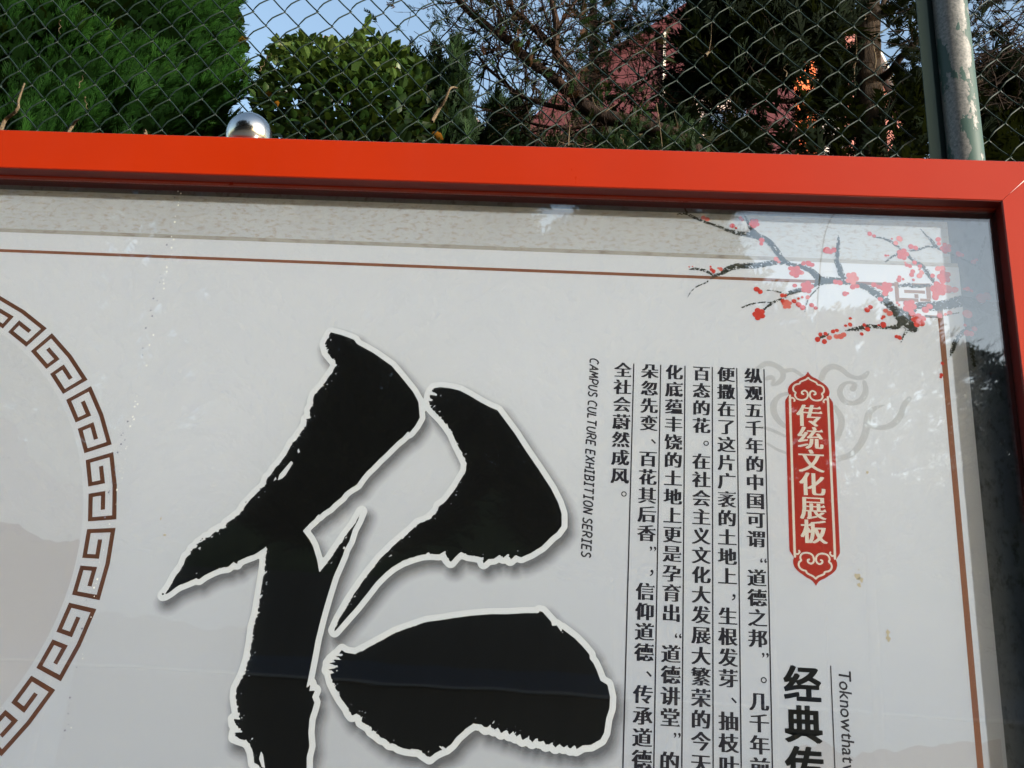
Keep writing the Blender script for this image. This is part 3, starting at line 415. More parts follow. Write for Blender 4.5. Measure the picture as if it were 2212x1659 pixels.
# thin lining strip behind the glass
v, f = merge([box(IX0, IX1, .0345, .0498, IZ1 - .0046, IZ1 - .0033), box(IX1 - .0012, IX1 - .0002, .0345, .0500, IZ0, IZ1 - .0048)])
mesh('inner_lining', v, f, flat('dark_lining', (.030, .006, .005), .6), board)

# ================================================================== POSTER inside the case
poster = empty('poster', (-.66, YP, IZ0 - .005), 'printed white poster with huge black brush character, plum branches and vertical text columns, behind glass', 'poster')
PX0, PX1, PZ0, PZ1 = IX0 - .008, IX1 + .006, IZ0 - .008, IZ1 + .006
v, f = quad(PX0, PX1, PZ0, PZ1, lay(0)); mesh('scroll_border', v, f, M['roll'], poster)
WX1, WZ1 = .6094, 2.5630; WX0 = -1.93
v, f = quad(WX1 - .001, PX1, PZ0, PZ1, lay(1)); mesh('scroll_border', v, f, M['roll_shade'], poster)
v, f = quad(.5975, WX1 + .001, WZ1, PZ1, lay(1.2)); mesh('scroll_border', v, f, M['roll_shade'], poster)  # darkened fibre begins at the sun shadow's edge, painting the shade deeper
v, f = quad(PX0, PX1, 2.6500, PZ1, lay(1.6)); mesh('scroll_fold_and_shade', v, f, M['roll_shade'], poster)  # dark strip that paints in the top rail's shadow
v, f = quad(PX0, WX1 - .001, WZ1 - .002, WZ1 + .0075, lay(1.4)); mesh('scroll_fold_and_shade', v, f, M['roll_edge'], poster)
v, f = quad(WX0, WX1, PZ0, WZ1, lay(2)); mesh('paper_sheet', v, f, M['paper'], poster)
# pale printed hills
CX, CZ = -1.2080, 1.9933
h = .004
xs = np.arange(CX - .45, CX + .45, h); zs = np.arange(CZ - .45, CZ + .45, h); X, Z = np.meshgrid(xs, zs, indexing='ij')
circ = .4345 - np.hypot(X - CX, Z - CZ)
def hillf(pts, X, Z, amp=.003, seed=3):
    p = np.array(sorted(pts)) / 1000; return np.interp(X, p[:, 0], p[:, 1]) + (vnoise(X * 90, X * 0, seed) - .5) * amp * 2 - Z
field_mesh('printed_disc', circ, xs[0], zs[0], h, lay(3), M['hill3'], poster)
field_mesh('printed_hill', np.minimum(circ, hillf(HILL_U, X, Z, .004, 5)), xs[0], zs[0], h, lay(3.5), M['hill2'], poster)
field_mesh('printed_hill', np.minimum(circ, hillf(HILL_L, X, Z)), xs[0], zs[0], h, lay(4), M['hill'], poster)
h = .006
xs = np.arange(-.74, WX1 - .004, h); zs = np.arange(PZ0, 2.1, h); X, Z = np.meshgrid(xs, zs, indexing='ij')
edge = np.minimum(WX1 - .002 - X, X + .74)
ring_out = np.hypot(X - CX, Z - CZ) - .4895
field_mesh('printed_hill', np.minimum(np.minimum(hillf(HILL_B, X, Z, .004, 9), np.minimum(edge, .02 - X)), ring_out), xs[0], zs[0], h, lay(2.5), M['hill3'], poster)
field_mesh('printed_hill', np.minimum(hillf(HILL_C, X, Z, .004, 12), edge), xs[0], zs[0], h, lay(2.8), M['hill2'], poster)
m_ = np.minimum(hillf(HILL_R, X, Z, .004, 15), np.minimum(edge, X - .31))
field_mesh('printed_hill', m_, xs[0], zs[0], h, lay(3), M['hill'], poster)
# brown border line
V = []; Fc = []
for (a, b) in ((WX0 + .041, .509), ):
    V, Fc = quad(a, b, 2.5232, 2.5290, lay(5))
mesh('border_line', V, Fc, M['rule'], poster)
v, f = quad(.5680, .5770, PZ0, 2.4835, lay(5)); mesh('border_line', v, f, M['rule'], poster)
v, f = quad(WX0 + .036, WX0 + .045, PZ0, 2.4835, lay(5)); mesh('border_line', v, f, M['rule'], poster)
for i, q in enumerate(FRET):
    x0 = (q[0][0] + q[3][0]) / 2; x1 = (q[1][0] + q[2][0]) / 2; z1 = (q[0][1] + q[1][1]) / 2; z0 = (q[2][1] + q[3][1]) / 2
    v, f = quad(x0 / 1000, x1 / 1000, z0 / 1000, z1 / 1000, lay(5.2 + i * .08)); mesh('corner_fret', v, f, M['rule2'], poster)
# ring of key-pattern fret units
def fret_unit(ac):
    S = 13.35; hw = .00345; ri, rh, ro = .4435 + hw, .4668, .4885 - hw
    path = [(.16, rh), (.41, rh), (.41, ri), (.03, ri), (.03, ro), (.97, ro), (.97, ri), (.59, ri), (.59, rh), (.84, rh)]
    V = []; Fc = []
    def pt(u, r, y):
        a = math.radians(ac + (u - .5) * S)
        rr = r / math.cos(math.radians((abs(u - .5) - .25) * S)) * math.cos(math.radians(.25 * S)) if True else r
        return (CX + rr * math.cos(a), y, CZ + rr * math.sin(a))
    for k, ((u0, r0), (u1, r1)) in enumerate(zip(path[:-1], path[1:])):
        y = lay(5) - .000001 * k; hu = hw / .466 / math.radians(S)
        ua, ub = min(u0, u1), max(u0, u1); ra, rb = min(r0, r1), max(r0, r1)
        if r0 == r1: ra -= hw; rb += hw; ua -= (hu if k not in (0,) or ua != .16 else 0); ub += (hu if ub != .84 else 0)
        else: ua -= hu; ub += hu
        n = max(1, int((ub - ua) * 8)); b = len(V)
        for i in range(n + 1):
            u = ua + (ub - ua) * i / n; V.append(pt(u, ra, y)); V.append(pt(u, rb, y))
        for i in range(n): Fc.append((b + 2 * i, b + 2 * i + 1, b + 2 * i + 3, b + 2 * i + 2))
    return V, Fc
fring = link('fret_ring', None, None, poster) if False else bpy.data.objects.new('fret_ring', None)
fring.parent = poster; COL.objects.link(fring)
for k in range(24):
    V, Fc = fret_unit(14.2 + 15 * k)
    if max(v[2] for v in V) < PZ0 + .01: continue
    mesh('fret_unit', V, [q[::-1] for q in Fc], M['fret'], fring)
# grey cloud swirls behind the red plaque
h = .0016
xs = np.arange(.22, .575, h); zs = np.arange(2.14, 2.42, h); X, Z = np.meshgrid(xs, zs, indexing='ij')
cl = None
for c in CLOUD: cl = sdf_path(X, Z, c, cl)
field_mesh('cloud_swirl', cl, xs[0], zs[0], h, lay(6), M['cloud'], poster)
# the huge brushed character: soft printed shade, pale outline, black ink
h = .0022
allp = [q for s in STROKES for q in s]
x0 = min(a[0] for a in allp) / 1000 - .05; x1 = max(a[0] for a in allp) / 1000 + .05; z0 = min(a[1] for a in allp) / 1000 - .04; z1 = max(a[1] for a in allp) / 1000 + .04
xs = np.arange(x0, x1, h); zs = np.arange(z0, z1, h); X, Z = np.meshgrid(xs, zs, indexing='ij')
sd = np.minimum.reduce([sdf_poly(X, Z, s) for s in STROKES])
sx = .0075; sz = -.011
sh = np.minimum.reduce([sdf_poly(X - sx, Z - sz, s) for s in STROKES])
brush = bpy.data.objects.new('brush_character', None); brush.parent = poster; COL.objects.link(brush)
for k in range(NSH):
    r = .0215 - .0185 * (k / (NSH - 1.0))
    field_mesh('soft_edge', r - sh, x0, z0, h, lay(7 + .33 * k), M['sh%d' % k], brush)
field_mesh('pale_outline', .0090 - sd, x0, z0, h, lay(11), M['white'], brush)
h2 = .0012
for s in STROKES:       # ragged where the brush dragged dry, clean on the loaded side
    a_ = np.array(s) / 1000; bx0, bx1, bz0, bz1 = a_[:, 0].min() - .006, a_[:, 0].max() + .006, a_[:, 1].min() - .006, a_[:, 1].max() + .006
    xs = np.arange(bx0, bx1, h2); zs = np.arange(bz0, bz1, h2); X, Z = np.meshgrid(xs, zs, indexing='ij'); q_ = sdf_poly(X, Z, s)
    gx, gz = np.gradient(q_, h2); nn = vnoise((X + Z) * 160, (X - Z) * 520, 5) * .6 + vnoise(X * 480, Z * 480, 6) * .4
    side = np.clip(-gx * .75 - gz * .25 + .15, 0, 1) + np.clip(-gz - .5, 0, 1) * .5
    ink_ = -q_ - side * .0075 * np.clip(nn - .52, 0, 1) * 1.6 - .0004 * (nn - .5)
    ink_ = np.where((side > .5) & (q_ > -.010) & (nn > .74), -.0003, ink_)
    field_mesh('brush_stroke', ink_, bx0, bz0, h2, lay(13), M['ink'], brush)
for s in CUTS: poly('dry_brush_gap', s, 14, M['white'], brush)
for (a, b) in SPECKS:
    r = random.uniform(.001, .0022)
    V = [(a / 1000 + r * math.cos(i * 1.047) * random.uniform(.7, 1.3), lay(14.2), b / 1000 + r * math.sin(i * 1.047)) for i in range(6)]
    mesh('ink_speck', V, [tuple(range(6))], M['ink'], brush)
# ------------------------------------------------ lettering
GC = {}
def glyph(ch, off):
    k = (ch, round(off, 4))
    if k in GC: return GC[k]
    cu = bpy.data.curves.new('glyph', 'FONT'); cu.body = ch; cu.resolution_u = 3; cu.offset = off; cu.fill_mode = 'FRONT'
    ob = bpy.data.objects.new('glyph', cu); COL.objects.link(ob); bpy.context.view_layer.update()
    me = ob.to_mesh(); V = [(q.co.x, q.co.y) for q in me.vertices]; Fc = [tuple(p.vertices) for p in me.polygons]
    ob.to_mesh_clear(); bpy.data.objects.remove(ob); bpy.data.curves.remove(cu)
    GC[k] = (V, Fc); return GC[k]
def song(ch, thin=-.003, fat=.050, serif=True):
    """outline with thin horizontals, heavy verticals and small wedge ends; em units centred on the body square"""
    punct = ch in '、，。“”'; out = []
    V, Fc = glyph(ch, .004 if punct else thin)
    out.append((V, Fc))
    if punct: return out
    for s in (-fat, -fat / 2, fat / 2, fat): out.append(([(a + s, b) for a, b in V], Fc))
    if serif and not punct:
        ec = {}
        for q in Fc:
            for i in range(len(q)):
                e = (q[i], q[(i + 1) % len(q)]); kk = (min(e), max(e)); ec.setdefault(kk, []).append(e)
        nb = {}
        for kk, l in ec.items():
            if len(l) == 1:
                a, b = l[0]; nb.setdefault(a, []).append(b); nb.setdefault(b, []).append(a)
        done = set()
        for a in nb:
            for b in nb[a]:
                if b <= a or len(nb[a]) != 2 or len(nb[b]) != 2: continue
                pa, pb = V[a], V[b]
                if abs(pa[0] - pb[0]) < .012 and .022 < abs(pa[1] - pb[1]) < .062:
                    oa = [n for n in nb[a] if n != b][0]; obb = [n for n in nb[b] if n != a][0]
                    if V[oa][0] < pa[0] - .09 and V[obb][0] < pb[0] - .09 and abs(V[oa][1] - pa[1]) < .03 and abs(V[obb][1] - pb[1]) < .03:
                        xt = max(pa[0], pb[0]) + fat; yt = max(pa[1], pb[1]); yb = min(pa[1], pb[1])
                        out.append(([(xt - .13, yt - .004), (xt + .012, yb), (xt - .035, yt + .062)], [(0, 1, 2)]))
    return out
def put_char(layers, cx, cz, em, layer, mat, parent, name='character', rot=0.0, shear=0.0, org=(.5, .38)):
    V = []; Fc = []
    for k, (vv, ff) in enumerate(layers):
        n = len(V); y = lay(layer) - .0000012 * k
        for a, b in vv:
            a2 = (a - org[0]) * em; b2 = (b - org[1]) * em; a2 += shear * b2
            if rot: a2, b2 = b2, -a2          # clockwise quarter turn
            V.append((cx + a2, y, cz + b2))
        Fc += [tuple(i + n for i in q) for q in ff]
    return mesh(name, V, Fc, mat, parent) if Fc else None
COLS = [(.0762, '全社会蔚然成风。'), (.1196, '朵忽先变、百花其后香”，信仰道德、传承道德，'), (.1588, '化底蕴丰饶的土地上更是孕育出“道德讲堂”的这'),
        (.2026, '百态的花。在社会主义文化大发展大繁荣的今天，'), (.2418, '便撒在了这片广袤的土地上，生根发芽、抽枝叶，'), (.2853, '纵观五千年的中国可谓“道德之邦”。几千年前，')]
PITCH = .03003; EM = .0282
for ci, (rx, s) in enumerate(COLS):
    colo = bpy.data.objects.new('text_column', None); colo.parent = poster; COL.objects.link(colo)
    v, f = quad(rx - .00095, rx + .00095, PZ0, 2.3625, lay(15)); mesh('column_rule', v, f, M['text'], colo)
    for i, ch in enumerate(s):
        x = rx - .0172; z = 2.3502 - PITCH * i; em = EM
        if ch in '、，': x += .0165; z += .0075      # vertical setting: marks sit at the upper right
        if ch == '。': x += .0160; z += .0085
        if ch in '“”': x += .0100; z += -.0030 if ch == '“' else .006; em = EM * 1.0
        org = (.5, .38)
        if ch in '“”': org = (.2, .57)
        put_char(song(ch), x, z, em, 16, M['text'], colo, org=org)
# big sans heading and its caption
hd = bpy.data.objects.new('heading', None); hd.parent = poster; COL.objects.link(hd)
for ch, z in (('经', 1.8682), ('典', 1.8119), ('传', 1.7560), ('统', 1.700)):
    V, Fc = glyph(ch, .011); out = [([(a + s, b + t) for a, b in V], Fc) for s, t in ((0, 0), (-.024, .010), (.024, -.010), (-.020, -.014), (.020, .014), (-.024, 0), (.024, 0))]
    put_char(out, .3304, z, .0535, 16, M['ink'], hd)
cap = bpy.data.objects.new('caption_line', None); cap.parent = poster; COL.objects.link(cap)
v, f = quad(.3711, .3727, PZ0, 1.8965, lay(15)); mesh('column_rule', v, f, M['text'], cap)
z = 1.8915
for ch in 'To know that we know':
    if ch == ' ': z -= .0006; continue
    V, Fc = glyph(ch, .011); wd = max(a for a, b in V); mn = min(a for a, b in V)
    put_char([(V, Fc)], .3830, z, .0250, 16, M['text'], cap, rot=1, shear=-.04 if False else .10, org=(mn, 0)); z -= (wd - mn) * .0240 + .0014
    if z < PZ0 + .02: break
# hand-lettered English line running down the sheet
SK = {'A': [[(0, 0), (.42, 1), (.62, 0)], [(.14, .36), (.6, .36)]], 'B': [[(.1, 0), (.1, 1)], [(-.05, 1), (.45, 1), (.55, .8), (.42, .55), (.1, .52)], [(.42, .55), (.6, .3), (.5, .04), (-.05, 0)]],
      'C': [[(.62, .86), (.42, 1), (.16, .86), (.04, .45), (.2, .06), (.6, .06)]], 'E': [[(.58, 1), (.08, 1), (.04, 0), (.56, 0)], [(.05, .5), (.5, .52)]],
      'H': [[(.06, 1), (.04, 0)], [(.56, 1), (.58, 0)], [(.05, .5), (.57, .5)]], 'I': [[(.25, 1), (.23, 0)], [(.02, 1), (.48, 1)], [(0, 0), (.46, 0)]],
      'L': [[(.08, 1), (.04, .04), (.55, .04)]], 'M': [[(.0, 0), (.16, 1), (.38, .3), (.62, 1), (.76, 0)]], 'N': [[(.04, 0), (.08, 1), (.55, 0), (.6, 1)]],
      'O': [[(.32, 1), (.08, .8), (.04, .3), (.25, 0), (.52, .15), (.6, .6), (.5, .92), (.32, 1)]], 'P': [[(.04, 0), (.08, 1), (.5, .95), (.58, .7), (.4, .45), (.06, .45)]],
      'R': [[(.04, 0), (.08, 1), (.5, .95), (.56, .72), (.4, .5), (.06, .48)], [(.3, .48), (.6, 0)]], 'S': [[(.56, .86), (.3, 1), (.08, .8), (.25, .55), (.5, .42), (.54, .18), (.3, 0), (.02, .12)]],
      'T': [[(-.02, 1), (.64, 1)], [(.31, 1), (.27, 0)]], 'U': [[(.06, 1), (.04, .3), (.2, .02), (.42, .04), (.56, .3), (.6, 1)]], 'X': [[(.02, 1), (.58, 0)], [(.56, 1), (0, 0)]]}
eng = bpy.data.objects.new('english_line', None); eng.parent = poster; COL.objects.link(eng)
txt = 'CAMPUS CULTURE EXHIBITION SERIES'; LH = .0140
adv = [(.36 if c == ' ' else (max(p[0] for s in SK[c] for p in s) + .20)) for c in txt]; total = sum(adv); kx = (2.3690 - 2.0360) / total
z = 2.3690
for c, a in zip(txt, adv):
    if c != ' ':
        V = []; Fc = []
        for si, s in enumerate(SK[c]):
            q = spline([(p[0], p[1], 1) for p in s], 3) if len(s) > 4 and c not in 'MNE' else np.array([(p[0], p[1], 1) for p in s])
            pts = [(.0118 * 1000 + (p[1] - .5) * LH * 1000, (z - (p[0] + .16 * p[1]) * kx) * 1000, 2.5) for p in q]
            for k in range(len(pts) - 1):
                vv, ff = ribbon([pts[k], pts[k + 1]], lay(16) - .0000012 * (k + 6 * si)); n = len(V); V += vv; Fc += [tuple(i + n for i in qq) for qq in ff]
                if k:
                    n = len(V); V += [(pts[k][0] / 1000 + .00088 * math.cos(t * .785), lay(16) - .0000012 * (k + 6 * si) - .0000006, pts[k][1] / 1000 + .00088 * math.sin(t * .785)) for t in range(8)]; Fc.append(tuple(range(n, n + 8)))
        mesh('character', V, Fc, M['text'], eng)
    z -= a * kx
# ------------------------------------------------ red plaque
plq = bpy.data.objects.new('red_plaque', None); plq.parent = poster; COL.objects.link(plq); plq['label'] = 'red pendant plaque with scalloped ends and cream lettering'
AX = 355.2; ZT = PLQ_EDGE[0][1]; ZB = 2012.4; ZM = (ZT + ZB) / 2
def mirror_path(L, sgn=1, vert=False):
    return [(AX + sgn * -abs(a) if sgn > 0 else AX + abs(a), (2 * ZM - b) if vert else b) for a, b in L]
E1 = [(a, b) for a, b in PLQ_EDGE]
k_ = 37.7 / abs(E1[-1][0]); E1 = [(a * k_, b) for a, b in E1]
left = [(AX - abs(a), b) for a, b in E1]; leftb = [(AX - abs(a), 2 * ZM - b) for a, b in E1[::-1]]
right = [(AX + abs(a), b) for a, b in E1[::-1]]; rightb = [(AX + abs(a), 2 * ZM - b) for a, b in E1]
poly('plaque_ground', left + leftb + rightb[1:] + right[:-1], 15, M['plaque'], plq)
h = .0007
xs = np.arange(.314, .3975, h); zs = np.arange(ZM / 1000 - .19, ZM / 1000 + .19, h); X, Z = np.meshgrid(xs, zs, indexing='ij')
Xa = AX / 1000 + np.abs(X - AX / 1000) * -1; Za = ZM / 1000 + np.abs(Z - ZM / 1000)
fl_ = sdf_path(Xa, Za, [(AX - abs(a) * k_, b, 2.8) for a, b in PLQ_L1])
L2 = [(AX - abs(a) * k_, b, 2.6) for a, b in PLQ_L2[:5]]; L2.append((L2[-1][0], ZM, 3.6)); L2[-2] = (L2[-2][0], L2[-2][1], 3.6)
fl_ = sdf_path(Xa, Za, L2, fl_)
field_mesh('plaque_scroll_line', fl_, xs[0], zs[0], h, lay(16), M['cream'], plq)
for ch, z in zip('传统文化展板', (2.2855, 2.2477, 2.2095, 2.1717, 2.1337, 2.0961)):
    put_char(song(ch, -.006, .040), AX / 1000, z, .0405, 16, M['cream'], plq)
# ------------------------------------------------ plum branches, painted with a dry brush
h = .0009
xs = np.arange(.14, .672, h); zs = np.arange(2.30, 2.665, h); X, Z = np.meshgrid(xs, zs, indexing='ij')
br_ = None
for c in BRANCH: br_ = sdf_path(X, Z, c, br_)
n1 = vnoise(X * 900, Z * 900, 1) * .6 + vnoise(X * 420, Z * 420, 2) * .4; n2 = vnoise(X * 260 + Z * 90, Z * 260 - X * 60, 4)
edge = br_ + (n1 - .5) * .0030
dry = np.where((br_ < .0032) & (n1 > .57), -.0004, 1) ; core = np.where((n2 > .70) & (n1 > .5), -.0003, 1)
fb = np.minimum(np.minimum(edge, dry), core)
plum = bpy.data.objects.new('plum_branch', None); plum.parent = poster; COL.objects.link(plum); plum['label'] = 'ink painted black plum branch with red blossoms'
field_mesh('ink_wash', edge - .0004, xs[0], zs[0], h, lay(14), M['wash'], plum) if False else None
o = field_mesh('brush_ink', fb, xs[0], zs[0], h, lay(17), M['branch'], plum)
for bi, B in enumerate(BLOSSOM):
    V = []; Fc = []
    for k, (x, z, r) in enumerate(B):
        r = abs(r); n = len(V); ph = random.random() * 6; m_ = 14; y = lay(19) - .000002 * k - .000012 * (bi % 5)
        for i in range(m_):
            a = i / m_ * 2 * math.pi; rr = r * (1 + .06 * math.sin(2 * a + ph) + random.uniform(-.05, .05)); V.append(((x + rr * math.cos(a)) / 1000, y, (z + rr * math.sin(a)) / 1000))
        Fc.append(tuple(range(n, n + m_)))
    mesh('blossom', V, Fc, M['pink'] if (bi * 7) % 5 == 0 else M['red'], plum)
# ------------------------------------------------ dried glue beads, stains and specks on the sheet
V = []; Fc = []; V2 = []; F2 = []
q = spline([(a, b, 0) for a, b in DRIP], 30)
for i, (a, b, _) in enumerate(q):
    if random.random() < .50:
        dx = random.gauss(0, 2.0); r = random.uniform(.0005, .0011) if random.random() < .8 else .0015
        T_, G_ = (V, Fc) if random.random() < .6 else (V2, F2)
        if T_ is V2: dx -= 9; 
        n = len(T_)
        for k in range(6): T_.append(((a + dx) / 1000 + r * math.cos(k * 1.047), lay(20), b / 1000 + r * math.sin(k * 1.047) * 1.2))
        G_.append(tuple(range(n, n + 6)))
mesh('glue_bead', V, Fc, M['bead'], poster)['kind'] = 'stuff'; mesh('dark_speck', V2, F2, M['dirt_dark'], poster)['kind'] = 'stuff'
h = .0015
def stain(x, z, rx, rz, thr, seed):
    xs = np.arange(x - rx, x + rx, h); zs = np.arange(z - rz, z + rz, h); X, Z = np.meshgrid(xs, zs, indexing='ij')
    d = ((X - x) / rx) ** 2 + ((Z - z) / rz) ** 2; n = vnoise(X * 300, Z * 220, seed) * .55 + vnoise(X * 90, Z * 60, seed + 1) * .45
    field_mesh('stain', n - thr - d * .5, xs[0], zs[0], h, lay(21), M['dirt'], poster)
for i, (px, py, rx, rz) in enumerate([(348, 1120, .010, .018), (355, 1165, .012, .02), (1852, 1250, .010, .022), (1925, 1380, .016, .03), (1875, 1020, .006, .02), (1858, 1260, .012, .016), (1350, 1300, .01, .01), (590, 500, .012, .006)]):
    w_ = at(px, py, 1.70); stain(w_.x, w_.z, rx, rz, .62, 30 + i)

# ================================================================== POST WITH STEEL BALL
bc = Vector((-.6560, .128, 2.835)); br = .0433
sp = empty('steel_post', (bc.x, bc.y, 0), 'polished steel post capped with a shiny ball, behind the orange red frame', 'post')
V, Fq = tube([(bc.x, bc.y, z) for z in (0, 1, 2, bc.z - br * .82)], .0335, 28); mesh('pole', V, Fq, M['steel'], sp, smooth=True)
prof = [(.0335, -.86), (.0375, -.80)]
V, Fq = tube([(bc.x, bc.y, bc.z - br * .90), (bc.x, bc.y, bc.z - br * .80), (bc.x, bc.y, bc.z - br * .78)], [.037, .037, .024], 28); mesh('collar', V, Fq, M['steel'], sp, smooth=True)
n1_, n2_ = 28, 48; V = []; Fc = []
for i in range(n1_ + 1):
    th = math.pi * i / n1_
    for j in range(n2_):
        ph = 2 * math.pi * j / n2_; V.append((bc.x + br * math.sin(th) * math.cos(ph), bc.y + br * math.sin(th) * math.sin(ph), bc.z + br * math.cos(th)))
Fq = np.array([(i * n2_ + j, (i + 1) * n2_ + j, (i + 1) * n2_ + (j + 1) % n2_, i * n2_ + (j + 1) % n2_) for i in range(n1_) for j in range(n2_)])
mesh('ball_cap', V, Fq, M['steel'], sp, smooth=True)

# ================================================================== CHAIN LINK FENCE
YF = .350
fence = empty('chain_link_fence', (0, YF, 0), 'green coated chain link fence with diamond mesh behind the board', 'fence')
def nodex(k):      # k in cells from the left anchor, pitch grows to the right
    return -1.3424 + .0700 * k + .000094 * k * k
def nodez(x, j):   # j in half rows downwards from the top anchor
    return 3.2987 + .0166 * (x + 1.3424) - j * (.0388 + .0012 * (x + 1.3424))
J0, J1 = -16, 76
xlim = (-3.1, 2.2)
kk = -30
while nodex(kk / 2) < xlim[1]:
    xa = nodex(kk / 2)
    if xa > xlim[0]:
        xb = nodex(kk / 2 + .5); pts = []
        if (xb < .680 or xa > .70) :
            for j in range(J0, J1):
                # node at column kk on even parity rows, column kk+1 on odd
                on_a = (j + kk) % 2 == 0
                xs_, xe_ = (xa, xb) if on_a else (xb, xa)
                za = nodez(xs_, j); zb = nodez(xe_, j + 1)
                jx = random.uniform(-.0009, .0009)
                hook = .0016 * (-1 if on_a else 1)
                # '\' strands run behind and straight, '/' strands in front and bowed
                for t in (0, .16, .38, .62, .84):
                    x = xs_ + (xe_ - xs_) * t; z = za + (zb - za) * t
                    bow = math.sin(math.pi * (t if on_a else t ** 1.6))
                    if t == 0: x += hook; y = YF
                    elif on_a: y = YF + .0038 * bow; z += .0010 * bow; 
                    else: y = YF - .0042 * bow; z += .0034 * bow; x += (-.0013) * bow
                    u_ = .0045 * math.sin(x * 5.1 + z * 3.3) + .003 * math.sin(x * 11.7 - z * 7.9 + 1.3); w_ = .0040 * math.sin(x * 6.3 - z * 4.1 + .7) + .0022 * math.sin(x * 15.1 + z * 12.3)
                    pts.append((x + jx + u_, y + .012 * math.sin(x * 2.3 + z * 1.9), z + w_))
            rad = .00168
            V, Fq = tube(pts, rad, 5); mesh('wire', V, Fq, M['wire'], fence, smooth=True)
    kk += 1
# fence post: round pipe between two painted angle bars
V, Fq = tube([(.7455, .330, z) for z in np.linspace(0, 4.0, 9)], .0355, 40); mesh('post', V, Fq, M['pipe'], fence, smooth=True)
v, f = merge([box(.6755, .6975, .332, .336, 0, 4.0), box(.6935, .6975, .3362, .352, 0, 4.0), box(.6975, .7450, .3485, .352, 0, 4.0)]); mesh('angle_bar', v, f, M['flange'], fence)
q = [at(2078, 10, 1.955), at(2074, 35, 1.95), at(2078, 75, 1.95), at(2092, 105, 1.955), at(2096, 112, 1.97)]
V, Fq = tube(spline([tuple(a) for a in q], 6), .0011, 5); mesh('tie_wire', V, Fq, M['gasket'], fence, smooth=True)
V, Fq = tube([(x, YF, 3.985) for x in np.linspace(-3.1, 2.2, 12)], .021, 12); mesh('top_rail', V, Fq, M['flange'], fence, smooth=True)
for x in (-2.35,):
    V, Fq = tube([(x, .318, z) for z in np.linspace(0, 4.0, 5)], .0285, 20); mesh('post', V, Fq, M['pipe'], fence, smooth=True)

# dry stems and curled tendrils caught in the mesh
def tendril(name, pts, r, label, cat, mat='dry', curl=0.0):
    P = [at(a, b, 1.978 + .012 * math.sin(i * 1.7)) for i, (a, b) in enumerate(pts)]
    q = spline([tuple(v) for v in P], 8)
    if curl:
        t = np.arange(len(q)); q[:, 0] += curl * np.sin(t * .9); q[:, 1] += curl * np.cos(t * .9)
    V, Fq = tube(q, np.linspace(r, r * .45, len(q)), 6); o = mesh(name, V, Fq, M[mat], smooth=True); tag(o, label, cat); return o
z3 = lambda *L: [(x / 2.765 / 1.4756, y / 2.765 / 1.4756) for x, y in L]
z5 = lambda *L: [((1350 + x / 3.16) / 1.4756, y / 3.16 / 1.4756) for x, y in L]
z6 = lambda *L: [((1950 + x / 3.386) / 1.4756, y / 3.386 / 1.4756) for x, y in L]
tendril('dry_stem', z3((0, 1170), (45, 1060), (120, 1000), (160, 950), (165, 880), (215, 735)), .0050, 'thick forked dry stem at the far left, rising from behind the red frame', 'stem')
tendril('dry_stem', z3((590, 1190), (640, 1110), (665, 1070), (700, 1055)), .0038, 'short dry stem left of the steel ball, poking up from behind the frame', 'stem')
tendril('dry_stem', z3((1275, 1200), (1283, 1165), (1270, 1145)), .0055, 'small broken stem stub just above the frame, near the steel ball', 'stem')
tendril('curled_tendril', z3((525, 172), (530, 230), (522, 300)), .0010, 'thin curled tendril high on the mesh against the cypress', 'tendril', curl=.0025)
tendril('curled_tendril', z3((690, 770), (720, 700), (742, 640)), .0010, 'thin curled tendril halfway down the mesh against the cypress', 'tendril', curl=.002)
tendril('curled_tendril', z3((745, 850), (760, 910), (772, 968)), .0012, 'thin curled tendril low on the mesh against the cypress', 'tendril', curl=.002)
tendril('curled_tendril', [(560, 152), (568, 140), (575, 128), (584, 116)], .0009, 'fine spiral tendril on the mesh against the sky', 'tendril', curl=.003)
tendril('bark_strip', z5((85, 1225), (150, 1110), (215, 1010), (262, 900), (300, 880), (345, 890)), .0042, 'twisted dry bark strip hooked on the mesh near the middle', 'twig')
tendril('dry_stem', z5((1458, 1470), (1468, 1320), (1478, 1190)), .0017, 'straight dry stalk in front of the leaning juniper trunk', 'stem')
tendril('curled_tendril', z5((1700, 980), (1730, 1060), (1800, 1130), (1850, 1110), (1960, 1040)), .0009, 'looping tendril over the juniper branches', 'tendril')
tendril('dry_stem', z6((1050, 545), (1070, 430), (1075, 300), (1080, 240)), .0010, 'hanging dry stalk in the middle of the maroon wall view', 'stem')
tendril('dead_leaf', z6((1010, 600), (1050, 555), (1100, 510)), .0042, 'brown rolled dead leaf caught in the mesh before the maroon wall', 'leaf')
tendril('curled_tendril', z6((1880, 830), (1890, 780), (1850, 740), (1900, 690)), .0013, 'pale hooked tendril before the orange wall', 'tendril')
tendril('dry_stem', z6((480, 1110), (510, 1300), (530, 1450), (545, 1590)), .0012, 'long thin dry stalk low on the mesh below the maroon wall', 'stem')
tendril('curled_tendril', z6((95, 1450), (110, 1500), (160, 1580), (185, 1600)), .0009, 'small wavy tendril just above the frame', 'tendril', curl=.002)

